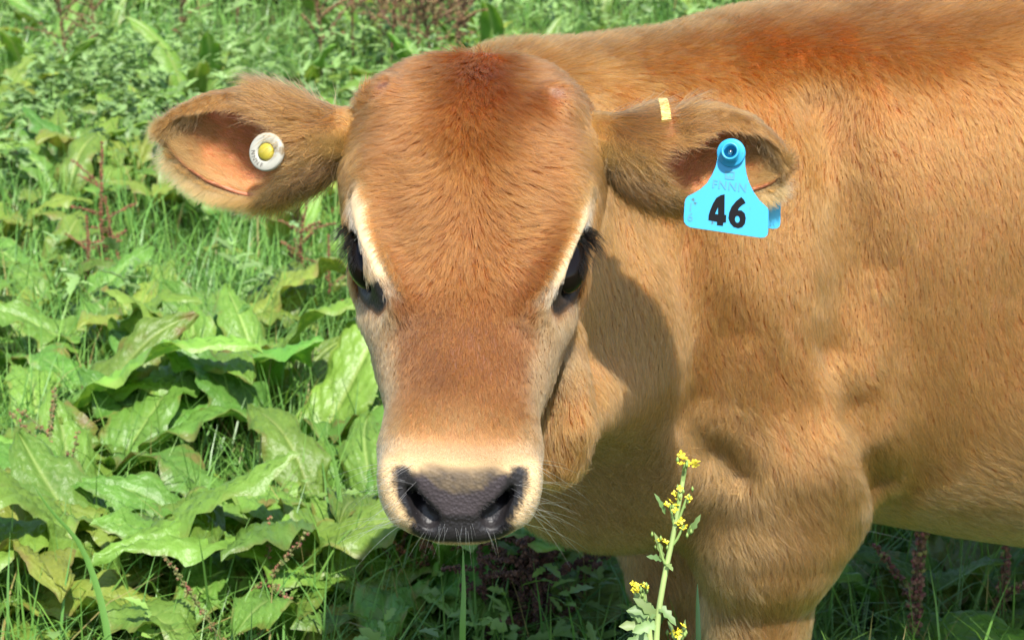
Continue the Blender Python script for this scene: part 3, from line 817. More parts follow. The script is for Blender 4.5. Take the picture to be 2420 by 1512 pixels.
WHITE = worn('button_white', (.36, .35, .29), (.17, .13, .07), .45, 120, .54, .66); YEL = mat('button_yellow', (.38, .31, .03), .45); DARK = mat('button_print', (.09, .08, .07), .6)
bz = nrm(-FW - RT * .42 + UP * .05); bx = nrm(RT - (RT @ bz) * bz); by = np.cross(bz, bx)
BD = 1.378; BOO = W(632, 360, BD); BP = (BOO, bx, by, bz)
btn = empty('ear_button', BOO); tag(btn, 'round white ear button with a yellow centre in the ear without the blue tag', 'ear tag')
child('disc', lathe([(.0060, -.001), (.0138, -.0012), (.0141, .0004), (.0139, .0022), (.0128, .0030), (.0074, .0030), (.0068, .0024), (.0066, -.001)], BP, WHITE, 'disc'), btn)
child('centre_stud', lathe([(.0064, -.002), (.0063, .0024), (.0052, .0040), (.0, .0044)], BP, YEL, 'centre_stud', 20), btn)
child('stud_shank', lathe([(.0028, -.022), (.0028, -.001)], BP, YEL, 'stud_shank', 12), btn)
for k_, ch in enumerate('FNNN'):
    a = rad(252 - k_ * 24); c = BOO + (bx * math.cos(a) + by * math.sin(a)) * .0102
    up_ = -(bx * math.cos(a) + by * math.sin(a)); rt_ = np.cross(up_, bz)
    child('lettering', text_mesh('lettering', ch, .0046, (c, rt_, up_, bz), DARK, .00315, .00004), btn)
# cream band clipped over the upper rim of the tagged ear
BAND = mat('band_cream', (.62, .50, .19), .4)
E = EARR; tI = int(round((1575 - 1360) / 500 * (E['nt'] - 1)))
row = E['P'][tI]; rn = E['N'][tI]; axd = nrm(E['P'][tI + 2].mean(0) - E['P'][tI - 2].mean(0))
sel = np.linspace(.60, .90, 14); jj = (sel * (E['nq'] - 1)).astype(int)
vs = []; fs = []
for a in jj:
    for h_, w_ in ((.0058, -.0036), (.0058, .0036), (.0080, .0036), (.0080, -.0036)): vs.append(row[a] + rn[a] * h_ + axd * w_)
for i in range(len(jj) - 1):
    for k_ in range(4): fs.append((i * 4 + k_, i * 4 + (k_ + 1) % 4, (i + 1) * 4 + (k_ + 1) % 4, (i + 1) * 4 + k_))
fs += [(0, 1, 2, 3), tuple(len(vs) - 4 + k_ for k_ in (3, 2, 1, 0))]
band = link('ear_band', mesh_np('ear_band', np.array(vs), fs, [BAND], smooth=False)); tag(band, 'small cream band clipped over the upper rim of the ear with the blue tag', 'ear band')
bv = band.modifiers.new('edge', 'BEVEL'); bv.width = .0004; bv.segments = 2
# ------------------------------------------------------------------ ground
gm = mat('soil_and_thatch', (.03, .04, .015), .95, .1); nt = gm.node_tree; b = nt.nodes['Principled BSDF']
tc = nt.nodes.new('ShaderNodeTexCoord'); nz = nt.nodes.new('ShaderNodeTexNoise'); nz.inputs['Scale'].default_value = 9; nz.inputs['Detail'].default_value = 8
cr = nt.nodes.new('ShaderNodeValToRGB'); cr.color_ramp.elements[0].color = (.022, .018, .010, 1); cr.color_ramp.elements[1].color = (.050, .085, .020, 1)
nt.links.new(tc.outputs['Object'], nz.inputs['Vector']); nt.links.new(nz.outputs[0], cr.inputs[0]); nt.links.new(cr.outputs[0], b.inputs['Base Color'])
gx = np.linspace(-1, 1, 61); gx = np.sign(gx) * np.abs(gx) ** 2.2 * 90; gy = np.concatenate([np.linspace(-8, 12, 61), 12 + (np.linspace(0, 1, 21)[1:] ** 2) * 150])
def ground_z(x, y): return .018 * np.sin(x * 2.1 + .5) * np.cos(y * 1.7) * sstep(1.9, 3, y) + .02 * np.sin(y * .8 + x * .4) * sstep(3, 5, y)
GX, GY = np.meshgrid(gx, gy, indexing='ij'); GZ = ground_z(GX, GY)
Vg = np.stack([GX, GY, GZ], -1).reshape(-1, 3); ny = len(gy)
i, j = np.meshgrid(np.arange(len(gx) - 1), np.arange(ny - 1), indexing='ij'); a = (i * ny + j).ravel()
ground = link('ground', mesh_np('ground', Vg, np.stack([a, a + ny, a + ny + 1, a + 1], 1), [gm])); tag(ground, kind='structure')

# ------------------------------------------------------------------ leaf and stem materials
def leaf_mat(name, rough=.36, trans=.32, bump=.0):
    m = mat(name, rough=rough, spec=.5, attr='pigment'); nt = m.node_tree; b = nt.nodes['Principled BSDF']; at_ = b.inputs['Base Color'].links[0].from_node
    oi = nt.nodes.new('ShaderNodeObjectInfo'); hs = nt.nodes.new('ShaderNodeHueSaturation')
    mr1 = nt.nodes.new('ShaderNodeMapRange'); mr1.inputs['To Min'].default_value = .475; mr1.inputs['To Max'].default_value = .515
    mr2 = nt.nodes.new('ShaderNodeMapRange'); mr2.inputs['To Min'].default_value = .78; mr2.inputs['To Max'].default_value = 1.22
    mu = nt.nodes.new('ShaderNodeMath'); mu.operation = 'MULTIPLY'; mu.inputs[1].default_value = 7.31
    fr = nt.nodes.new('ShaderNodeMath'); fr.operation = 'FRACT'
    nt.links.new(oi.outputs['Random'], mr1.inputs['Value']); nt.links.new(oi.outputs['Random'], mu.inputs[0]); nt.links.new(mu.outputs[0], fr.inputs[0]); nt.links.new(fr.outputs[0], mr2.inputs['Value'])
    nt.links.new(mr1.outputs[0], hs.inputs['Hue']); nt.links.new(mr2.outputs[0], hs.inputs['Value']); nt.links.new(at_.outputs['Color'], hs.inputs['Color']); nt.links.new(hs.outputs[0], b.inputs['Base Color'])
    tr = nt.nodes.new('ShaderNodeBsdfTranslucent'); hs2 = nt.nodes.new('ShaderNodeHueSaturation'); hs2.inputs['Hue'].default_value = .485; hs2.inputs['Saturation'].default_value = 1.1; hs2.inputs['Value'].default_value = 1.7
    nt.links.new(hs.outputs[0], hs2.inputs['Color']); nt.links.new(hs2.outputs[0], tr.inputs['Color'])
    mx = nt.nodes.new('ShaderNodeMixShader'); mx.inputs[0].default_value = trans
    out = nt.nodes['Material Output']; nt.links.new(b.outputs[0], mx.inputs[1]); nt.links.new(tr.outputs[0], mx.inputs[2]); nt.links.new(mx.outputs[0], out.inputs['Surface'])
    if bump:
        tc = nt.nodes.new('ShaderNodeTexCoord'); nz = nt.nodes.new('ShaderNodeTexNoise'); nz.inputs['Scale'].default_value = 160; nz.inputs['Detail'].default_value = 4
        bp = nt.nodes.new('ShaderNodeBump'); bp.inputs['Strength'].default_value = .5; bp.inputs['Distance'].default_value = bump
        nt.links.new(tc.outputs['Object'], nz.inputs['Vector']); nt.links.new(nz.outputs[0], bp.inputs['Height']); nt.links.new(bp.outputs[0], b.inputs['Normal']); nt.links.new(bp.outputs[0], tr.inputs['Normal'])
    return m
LEAF = leaf_mat('dock_leaf', .43, .28, .004); GRASS = leaf_mat('grass_blade', .40, .30); WEED = leaf_mat('weed_leaf', .5, .28)
STEM = mat('plant_stem', rough=.6, attr='pigment'); SEED = mat('dock_seed', rough=.7, attr='pigment'); PETAL = mat('yellow_petal', rough=.5, attr='pigment')
vr = np.random.default_rng(21)
G1 = np.array([.118, .250, .034]); G2 = np.array([.090, .212, .043]); GV = np.array([.25, .37, .10])

# ------------------------------------------------------------------ dock leaves: wavy, quilted between the veins, petiole and midrib
def dock_leaf(L, Wd, seed, arch, curl, wav, nu=34, nv=14, tone=None, fold=.35, spots=0.0):
    r = np.random.default_rng(seed)
    t = np.linspace(0, 1, nu); v = np.linspace(-1, 1, 2 * nv + 1)
    ta = np.array([0, .03, .10, .25, .45, .65, .82, .94, 1]); wa = np.array([.30, .55, .82, .98, 1.0, .88, .60, .26, .015])
    prof = np.interp(t, ta, wa); prof[1:-1] = (prof[:-2] + prof[1:-1] * 2 + prof[2:]) / 4
    ph = r.random(8) * 6.28
    edge = 1 - .16 * sstep(.55, .9, noise(np.stack([t * 9 + seed, t * 0 + 3.1, t * 0], 1), 1.0, seed)) + .05 * np.sin(t * 21 + ph[0]) + .04 * np.sin(t * 37 + ph[1]) + .02 * np.sin(t * 71 + ph[5])
    # spine
    ang = arch[0] + (arch[1] - arch[0]) * t + .18 * np.sin(t * 5 + ph[2])
    dx = np.cos(ang) * L / (nu - 1); dz = np.sin(ang) * L / (nu - 1)
    pet = L * .22; a0 = arch[0] + .25
    X = np.cumsum(dx) - dx[0] + pet * math.cos(a0); Z = np.cumsum(dz) - dz[0] + pet * math.sin(a0)
    side = .18 * L * np.sin(t * 2.2 + ph[3]) * curl * t
    nx, nz_ = -np.sin(ang), np.cos(ang)
    V = np.zeros((nu, len(v), 3)); C = np.zeros((nu, len(v), 3))
    base = G1 * (.6 + .4 * r.random()) + G2 * .3 if tone is None else np.array(tone)
    for i in range(nu):
        hw = Wd / 2 * prof[i] * edge[i]
        av = np.abs(v)
        fl = fold * (1 - .5 * t[i]); twist = .5 * curl * (t[i] - .3)
        y = v * hw * math.cos(fl * .6)
        h = av * hw * math.sin(fl)
        h = h - (av ** 2) * hw * .35 * (1 + .5 * curl)                                     # sides droop again
        h = h + wav * hw * (av ** 2.2) * np.sin(t[i] * 17 + ph[4] + np.sign(v) * 1.3) * .36 + wav * hw * (av ** 3) * np.sin(t[i] * 39 + ph[6] - np.sign(v)) * .16
        vein = (t[i] * 11 - av * 2.6 * (hw / (Wd / 2)) ) * 1.0
        q = np.abs(np.sin(vein * math.pi)); h = h + .0046 * (L / .22) * q * sstep(.04, .25, av) * sstep(1.02, .75, av)
        cross = np.abs(np.sin(av * 9 + ph[7] + np.floor(vein) * 2.1)); h = h + .0026 * (L / .22) * cross * sstep(.08, .3, av) * q
        y2 = y * math.cos(twist) - h * math.sin(twist); h2 = y * math.sin(twist) + h * math.cos(twist)
        V[i, :, 0] = X[i] + nx[i] * h2; V[i, :, 1] = y2 + side[i]; V[i, :, 2] = Z[i] + nz_[i] * h2
        vn = np.maximum(sstep(.09, .02, av) * .9, sstep(.22, .05, q) * .38 * sstep(1, .5, av))
        C[i] = base * (1 - vn[:, None]) + GV * vn[:, None]
    P = V.reshape(-1, 3); C = C.reshape(-1, 3)
    nz1 = noise(P + seed, 60, seed); C = C * (1 + .16 * nz1[:, None])
    av = np.tile(np.abs(v), nu)
    if spots > 0:
        k = sstep(.25, .7, noise(P + seed, 45, seed + 3) + .3 * (av - .6)) * spots
        C = C * (1 - k[:, None]) + np.array([.20, .075, .035]) * k[:, None]
    yl = r.random() ** 4 * .5; C = C * (1 - yl) + np.array([.27, .27, .045]) * yl
    k = sstep(.90, 1.0, av + .25 * noise(P + seed, 70, seed + 9)) * r.uniform(.2, .75); C = C * (1 - k[:, None]) + np.array([.18, .15, .04]) * k[:, None]
    n_ = len(v)
    i, j = np.meshgrid(np.arange(nu - 1), np.arange(n_ - 1), indexing='ij'); a = (i * n_ + j).ravel()
    F = np.stack([a, a + n_, a + n_ + 1, a + 1], 1)
    # petiole
    k = len(P); np_ = 7; pr = .0028 * (L / .22) ** .6; pv = []
    for s_ in range(np_):
        u = s_ / (np_ - 1); cx, cz = pet * math.cos(a0) * u, pet * math.sin(a0) * u - .004 * math.sin(u * 3)
        for m_ in range(5):
            g = 2 * math.pi * m_ / 5; pv.append((cx - math.sin(a0) * pr * math.sin(g), side[0] * u + pr * math.cos(g), cz + math.cos(a0) * pr * math.sin(g)))
    pf = [(k + s_ * 5 + m_, k + s_ * 5 + (m_ + 1) % 5, k + (s_ + 1) * 5 + (m_ + 1) % 5, k + (s_ + 1) * 5 + m_) for s_ in range(np_ - 1) for m_ in range(5)]
    P = np.concatenate([P, pv]); C = np.concatenate([C, np.tile(np.array([.17, .20, .06]), (len(pv), 1))])
    me = mesh_np('leaf', P, np.concatenate([F, np.array(pf)]), [LEAF]); vcol(me, 'pigment', C)
    return me
BIG = [dock_leaf(.24 + .05 * vr.random(), .085 + .03 * vr.random(), 100 + k, (vr.uniform(.35, 1.0), vr.uniform(-.9, .0)), vr.uniform(-1, 1), vr.uniform(.6, 1.2), spots=.55 if k % 6 == 0 else 0) for k in range(18)]
MID = [dock_leaf(.19 + .04 * vr.random(), .062 + .022 * vr.random(), 200 + k, (vr.uniform(.4, 1.1), vr.uniform(-.9, .2)), vr.uniform(-1, 1), vr.uniform(.6, 1.2), nu=24, nv=8, spots=.6 if k % 7 == 0 else 0) for k in range(12)]
FAR = [dock_leaf(.18 + .05 * vr.random(), .05 + .025 * vr.random(), 300 + k, (vr.uniform(.5, 1.3), vr.uniform(-.9, .5)), vr.uniform(-1, 1), .8, nu=14, nv=4) for k in range(10)]
DEAD = [dock_leaf(.20, .07, 400 + k, (.5, -.5), .8, 1.3, nu=24, nv=8, tone=c) for k, c in enumerate([(.20, .085, .045), (.16, .10, .06), (.26, .24, .05)])]
def dock(x, y, n, bank, scale, label, group, el=(-.15, .45), az0=None, dead=0):
    o = empty('dock_plant', (x, y, float(ground_z(np.array(x), np.array(y)))), vr.random() * 6.28); tag(o, label, 'dock plant', group)
    for k in range(n):
        me = bank[vr.integers(len(bank))] if k >= dead else DEAD[vr.integers(len(DEAD))]
        l = link('leaf', me, o); s_ = scale * vr.uniform(.75, 1.15)
        l.scale = (s_, s_, s_); l.rotation_euler = (vr.normal() * .2, -vr.uniform(*el), k * 2.399 + vr.normal() * .3)
        l.location = (vr.normal() * .012, vr.normal() * .012, vr.uniform(.0, .03))
    return o
def wedge(y0, y1, pad=.25):
    y = vr.uniform(y0 ** 1.3, y1 ** 1.3) ** (1 / 1.3); x = vr.uniform(-1, 1) * (.272 * y + pad); return x, y
def clear(x, y):                                       # keep the hooves free
    return all(math.hypot(x - f[0], y - f[1]) > .10 for f in FEET)
FEET = [B(a, .08 * s_, 0)[:2] for a in (-.01, 1.05) for s_ in (1, -1)]
LN = 'broad-leaved dock plant with big quilted leaves beside the calf'
LD = 'broad-leaved dock plant with one withered brown leaf beside the calf'
LM = 'dock plant with mid-green leaves among the grass behind the calf'
LF = 'small dock plant in the far meadow beyond the calf'
LU = 'shaded dock plant under the calf behind its foreleg'
near = [(120, 1500), (420, 1480), (700, 1500), (330, 1330), (120, 1300), (560, 1230), (900, 1480), (420, 1120), (250, 1180), (100, 1080), (760, 1300), (60, 900), (280, 900), (560, 850), (620, 1000), (30, 1450), (860, 1340), (1100, 1460), (480, 1000), (170, 790), (700, 1120), (250, 1440), (600, 1400), (950, 1250)]
for k, (u, v) in enumerate(near):
    g = on_ground(u, v, .06); dock(g[0], g[1], int(vr.integers(5, 9)), BIG, vr.uniform(.85, 1.12), LD if k % 6 == 2 else LN, 'big dock plants with a dying leaf' if k % 6 == 2 else 'big dock plants beside the calf', dead=1 if k % 6 == 2 else 0)
for u, v in [(2050, 1500), (2250, 1480), (2380, 1420), (1500, 1480), (1380, 1420), (2150, 1380), (2300, 1350), (1250, 1480)]:
    g = on_ground(u, v, .05)
    if clear(g[0], g[1]): dock(g[0], g[1], 6, BIG, vr.uniform(.8, 1.1), LU, 'dock plants under the calf')
c_ = 0
while c_ < 105:
    x, y = wedge(3.0, 5.6)
    if not clear(x, y) or (x > .3 and y < 3.4): continue
    dock(x, y, int(vr.integers(4, 8)), MID, vr.uniform(.8, 1.2), LM, 'dock plants behind the calf', dead=1 if vr.random() < .15 else 0); c_ += 1
for k in range(150):
    x, y = wedge(5.2, 11.5); dock(x, y, int(vr.integers(4, 7)), FAR, vr.uniform(.8, 1.35), LF, 'dock plants in the far meadow', el=(-.3, .7))

# ------------------------------------------------------------------ grass
def ribbon_field(n, roots, L, wd, lean, seed, colr, segs=4):
    r = np.random.default_rng(seed)
    az_ = r.random(n) * 6.28; t = np.linspace(0, 1, segs + 1)
    dirv = np.stack([np.cos(az_), np.sin(az_), np.zeros(n)], 1); sd = np.stack([-np.sin(az_ + .4), np.cos(az_ + .4), np.zeros(n)], 1)
    V = np.zeros((n, segs + 1, 2, 3))
    for k, u in enumerate(t):
        c = roots + dirv * (L * lean * u ** 2)[:, None] + np.array([0, 0, 1.0]) * (L * (u - .42 * np.clip(lean, 0, 1.2) * u ** 2.4))[:, None]
        wv = wd * (1 - u ** 2.2) * (.65 + .35 * min(1, u * 4))
        V[:, k, 0] = c - sd * wv[:, None]; V[:, k, 1] = c + sd * wv[:, None]
    b0 = np.arange(n)[:, None] * (2 * (segs + 1)) + np.arange(segs)[None] * 2
    F = np.stack([b0, b0 + 1, b0 + 3, b0 + 2], -1).reshape(-1, 4)
    return V.reshape(-1, 3), F, np.repeat(colr, 2 * (segs + 1), 0)
def wedge_np(n, y0, y1, pad, r, pw=1.3):
    y = r.uniform(y0 ** pw, y1 ** pw, n) ** (1 / pw); return np.stack([r.uniform(-1, 1, n) * (.272 * y + pad), y, np.zeros(n)], 1)
gr = np.random.default_rng(5)
parts = []
def gcol(n, P):
    k = gr.random((n, 1)); c = np.array([.145, .27, .05]) * (1 - k) + np.array([.08, .195, .04]) * k
    p = noise(P, 1.1, 8)[:, None]; c = c * (1 + .15 * p)
    dry = gr.random(n) < .04; c[dry] = (.30, .25, .09)
    return c * gr.uniform(.8, 1.25, (n, 1))
for n, y0, y1, l0, l1, w0 in ((26000, 1.6, 3.6, .10, .26, .0017), (26000, 3.4, 7, .10, .24, .0019), (26000, 6, 15, .10, .26, .0026)):
    R = wedge_np(n, y0, y1, .3, gr); R[:, 2] = ground_z(R[:, 0], R[:, 1])
    cl = noise(R, 3.5, 12); keep = gr.random(n) < .55 + .45 * sstep(-.3, .4, cl); R = R[keep]; m = len(R)
    parts.append(ribbon_field(m, R, gr.uniform(l0, l1, m), gr.uniform(.6, 1.5, m) * w0, gr.uniform(.1, 1.1, m), int(gr.integers(1 << 30)), gcol(m, R)))
off = 0; Vs, Fs, Cs2 = [], [], []
for v_, f_, c2 in parts: Vs.append(v_); Fs.append(f_ + off); Cs2.append(c2); off += len(v_)
gme = mesh_np('grass', np.concatenate(Vs), np.concatenate(Fs), [GRASS]); vcol(gme, 'pigment', np.concatenate(Cs2))
tag(link('grass', gme), 'short green meadow grass between the dock plants', 'grass', kind='stuff')

# ------------------------------------------------------------------ low weeds: stems of small toothed grey-green leaves
def leaflets(base, D, N_, L, wd, colr):
    """small folded toothed leaves: 9 points each"""
    Sd = nrm(np.cross(D, N_)); N_ = np.cross(Sd, D)
    t = [0, .22, .35, .5, .62, .78, 1.0]; hw = [.06, .9, .5, 1.0, .5, .65, .02]; n = len(base)
    V = np.zeros((n, 7, 3, 3))
    for k in range(7):
        c = base + D * (L * t[k])[:, None] - N_ * (L * .25 * t[k] ** 2)[:, None]
        e = Sd * (wd * hw[k])[:, None]; up = N_ * (wd * hw[k] * .35)[:, None]
        V[:, k, 0] = c - e + up; V[:, k, 1] = c; V[:, k, 2] = c + e + up
    b0 = np.arange(n)[:, None, None] * 21 + np.arange(6)[None, :, None] * 3 + np.arange(2)[None, None, :]
    F = np.stack([b0, b0 + 1, b0 + 4, b0 + 3], -1).reshape(-1, 4)
    return V.reshape(-1, 3), F, np.repeat(colr, 21, 0)
def weed_patch(n, y0, y1, per, h0, h1, l0, seed, tone):
    r = np.random.default_rng(seed)
    R = wedge_np(n * 3, y0, y1, .3, r); nn = noise(R, 1.7, seed); R = R[np.argsort(-nn + r.random(len(R)) * .9)[:n]]
    hh = r.uniform(h0, h1, n); ln = r.normal(size=(n, 2)) * .25
    idx = np.repeat(np.arange(n), per); m = len(idx); f = r.random(m) ** .8
    base = R[idx] + np.stack([ln[idx, 0] * f * hh[idx], ln[idx, 1] * f * hh[idx], f * hh[idx]], 1); base[:, 2] += ground_z(R[idx, 0], R[idx, 1])
    az_ = r.random(m) * 6.28; el = r.uniform(-.1, .9, m)
    D = np.stack([np.cos(az_) * np.cos(el), np.sin(az_) * np.cos(el), np.sin(el)], 1); N_ = nrm(np.array([0, 0, 1.0]) + r.normal(size=(m, 3)) * .35)
    L = l0 * r.uniform(.5, 1.3, m) * (1.15 - .5 * f); c = np.array(tone) * r.uniform(.7, 1.3, (m, 1)) * (1 + .25 * r.random((n, 1)))[idx]
    return leaflets(base, D, N_, L, L * r.uniform(.16, .30, m), c)
parts = [weed_patch(560, 1.7, 3.6, 16, .05, .20, .040, 51, (.15, .28, .060)), weed_patch(620, 3.2, 5.5, 18, .10, .26, .050, 52, (.165, .29, .095)),
         weed_patch(900, 5, 9, 16, .12, .30, .060, 53, (.16, .285, .085)), weed_patch(800, 8, 15, 12, .12, .34, .080, 54, (.145, .265, .075))]
off = 0; Vs, Fs, Cs2 = [], [], []
for v_, f_, c2 in parts: Vs.append(v_); Fs.append(f_ + off); Cs2.append(c2); off += len(v_)
wme = mesh_np('low_weeds', np.concatenate(Vs), np.concatenate(Fs), [WEED]); vcol(wme, 'pigment', np.concatenate(Cs2))
tag(link('low_weeds', wme), 'low grey-green toothed weeds filling the meadow', 'weeds', kind='stuff')

# ------------------------------------------------------------------ dock seed stalks
def tube(pts, r0, r1, n=6):
    pts = np.asarray(pts, float); k = len(pts); V = []; F = []
    T = nrm(np.gradient(pts, axis=0)); A = nrm(np.cross(T, np.array([.3, .9, .2]))); Bv = np.cross(T, A)
    for i in range(k):
        r = r0 + (r1 - r0) * i / (k - 1)
        for j in range(n): g = 2 * math.pi * j / n; V.append(pts[i] + (A[i] * math.cos(g) + Bv[i] * math.sin(g)) * r)
    for i in range(k - 1):
        for j in range(n): F.append((i * n + j, i * n + (j + 1) % n, (i + 1) * n + (j + 1) % n, (i + 1) * n + j))
    return np.array(V), np.array(F)
def join(parts):
    off = 0; Vs, Fs = [], []
    for v_, f_ in parts: Vs.append(v_); Fs.append(np.asarray(f_) + off); off += len(v_)
    return np.concatenate(Vs), np.concatenate(Fs)
OCT = np.array([(1, 0, 0), (0, 1, 0), (-1, 0, 0), (0, -1, 0), (0, 0, 1.25), (0, 0, -1.25)]); OF = np.array([(0, 1, 4), (1, 2, 4), (2, 3, 4), (3, 0, 4), (1, 0, 5), (2, 1, 5), (3, 2, 5), (0, 3, 5)])
def seed_mesh(seed, h, nbr, size, tones, dens, droop=.0, full=.62):
    """a seed stalk of height h: stem tubes and one mesh of little winged fruits in whorls"""
    r = np.random.default_rng(seed)
    main = np.array([(0, 0, 0), (.01, 0, h * .3), (.015, .01, h * .65), (.02 + droop * h * .2, .01, h)]) + np.vstack([np.zeros((1, 3)), r.normal(size=(3, 3)) * .008])
    t = np.linspace(0, 1, 9); sp = lambda p, u: np.stack([np.interp(u, np.linspace(0, 1, len(p)), p[:, i]) for i in range(3)], -1)
    axes = [(sp(main, t), 1 - full)]
    for k in range(nbr):
        u0 = r.uniform(.35, .8); a = r.random() * 6.28; l = h * r.uniform(.15, .34); b0 = sp(main, np.array([u0]))[0]; up = r.uniform(.35, 1.2)
        d = np.array([math.cos(a), math.sin(a), up]); d /= np.linalg.norm(d)
        axes.append((b0 + d * (l * t)[:, None] + np.array([0, 0, -.15 * l]) * (t ** 2)[:, None], .12))
    st = join([tube(p, .0032 * size * (1 if k == 0 else .5), .0010 * size, 5) for k, (p, _) in enumerate(axes)])
    SV_, SF, SC = [], [], []; off = 0
    for p, s0 in axes:
        ln = np.linalg.norm(np.diff(p, axis=0), axis=1).sum(); m = int(ln * dens)
        u = np.sort(r.uniform(s0, 1, m)); u = np.round(u * ln / .012) * .012 / ln + r.normal(size=m) * .004
        c = sp(p, np.clip(u, 0, 1)); rr = .0065 * size * (1.15 - .6 * u) * r.uniform(.4, 1.2, m); a = r.random(m) * 6.28
        c = c + np.stack([np.cos(a) * rr, np.sin(a) * rr, r.normal(size=m) * .002], 1)
        for k in range(m):
            s_ = .0027 * size * r.uniform(.6, 1.25); R3 = np.array(Matrix.Rotation(r.random() * 6.28, 3, Vector(r.normal(size=3))))
            SV_.append((OCT * np.array([s_, s_, s_ * .8])) @ R3.T + c[k]); SF.append(OF + off); off += 6; SC.append(np.tile(np.asarray(tones[r.integers(len(tones))]) * r.uniform(.7, 1.3), (6, 1)))
    return st, (np.concatenate(SV_), np.concatenate(SF), np.concatenate(SC))
RED = [(.20, .055, .030), (.16, .075, .030), (.22, .11, .05), (.14, .13, .035), (.27, .09, .05)]; BRN = [(.085, .036, .022), (.11, .050, .028), (.060, .028, .018)]; OLV = [(.16, .16, .05), (.20, .12, .05), (.13, .15, .04), (.22, .08, .05)]; PNK = [(.27, .085, .075), (.30, .15, .10), (.26, .24, .07), (.20, .10, .05)]
RST = [(.18, .10, .040), (.14, .075, .030), (.20, .12, .05), (.16, .15, .05)]
SM = {}
def seed_bank(key, n, tones, h, nbr, size, dens, stemc, **kw):
    SM[key] = []
    for k in range(n):
        st, sd = seed_mesh(700 + len(SM) * 31 + k, h * vr.uniform(.85, 1.15), nbr, size, tones, dens, **kw)
        a = mesh_np('stem', st[0], st[1], [STEM]); vcol(a, 'pigment', np.tile(np.array(stemc), (len(st[0]), 1)))
        b = mesh_np('seed_heads', sd[0], sd[1], [SEED], smooth=False); vcol(b, 'pigment', sd[2]); SM[key].append((a, b))
seed_bank('red', 4, RED, .50, 9, 1.1, 760, (.13, .06, .03)); seed_bank('brown', 4, BRN, .40, 9, 1.25, 800, (.05, .022, .015)); seed_bank('olive', 3, OLV, .34, 4, .9, 520, (.10, .11, .03)); seed_bank('pink', 3, PNK, .42, 1, 1.35, 900, (.10, .06, .03), full=.75)
seed_bank('rust', 4, RST, .62, 11, 1.5, 260, (.11, .05, .025))
def stalk(key, u, v, z, label, group=None, lean=(0, 0), s_=1.0, xy=None):
    g = on_ground(u, v, z) if xy is None else np.array([*xy, 0]); zz = float(ground_z(g[0], g[1]))
    o = empty('dock_seed_stalk', (g[0], g[1], zz), vr.random() * 6.28); o.rotation_euler = (lean[0], lean[1], vr.random() * 6.28); o.scale = (s_,) * 3
    tag(o, label, 'seed stalk', group); a, b = SM[key][vr.integers(len(SM[key]))]
    link('stem', a, o); tag(link('seed_heads', b, o), kind='stuff')
for u, v, lean, s_, w_ in ((245, 720, (.05, .02), .62, 'tallest'), (300, 730, (-.1, .15), .5, 'middle-sized'), (200, 760, (.1, -.1), .48, 'shortest')): stalk('red', u, v, .0, w_ + ' reddish branching dock seed stalk of three among the big dock leaves', 'reddish seed stalks in the dock leaves', lean, s_)
for u, v, s_ in ((710, 700, .55), (690, 640, .5), (770, 760, .45)): stalk('red', u, v, .05, 'short rusty seed stalk in the grass between the ear and the cheek of the calf', 'short rusty seed stalks by the cheek', (0, .05), s_)
for u, v, ln_ in ((40, 1230, (.5, .5)), (20, 1100, (.4, .7)), (80, 1050, (.2, .8)), (10, 800, (.1, .5)), (330, 1390, (.3, .7)), (420, 840, (.1, .6)), (700, 1520, (.2, .5))): stalk('olive', u, v, .12, 'leaning olive-brown dock seed stalk over the big dock leaves', 'leaning seed stalks', ln_, .8)
for u, v, s_ in ((1205, 1640, .66), (1262, 1650, .78), (1310, 1640, .72), (1240, 1690, .75), (1290, 1690, .8), (1175, 1680, .55), (1345, 1650, .62)): stalk('brown', u, v, .0, 'dark brown dead seed stalk below the muzzle and brisket', 'dark dead seed stalks', (vr.normal() * .08, vr.normal() * .08), s_)
stalk('brown', 925, 1545, .0, 'thin dark seed stalk growing below the corner of the muzzle', None, (.0, .05), .42)
for u, v, s_, w_ in ((1030, 1560, .62, 'taller'), (1060, 1580, .5, 'shorter')): stalk('red', u, v, .0, w_ + ' reddish seed spike of two below the lips of the calf', 'seed spikes below the lips', (0, .03), s_)
for u, v, s_, w_ in ((2140, 1680, .92, 'taller'), (2168, 1640, .75, 'shorter')): stalk('pink', u, v, .0, w_ + ' pink and green dock seed spike of two behind the near foreleg', 'pink seed spikes', (0, .0), s_)
stalk('pink', 2335, 1640, .0, 'shaded brown-pink seed spike under the belly', None, (0, .05), .75)
for k in range(17):
    u, v = vr.uniform(720, 1110), vr.uniform(90, 230); stalk('rust', u, v, .05, 'tall rust-brown dock seed stalk in the thicket behind the head of the calf', 'rust-brown seed stalks behind the head', (vr.normal() * .08, vr.normal() * .08), vr.uniform(.7, 1.05))
for u, v in ((235, 200), (160, 260), (1060, 120), (560, 90), (430, 170)): stalk('rust', u, v, .02, 'lone brown seed stalk in the far meadow', 'lone far seed stalks', (0, 0), .7)

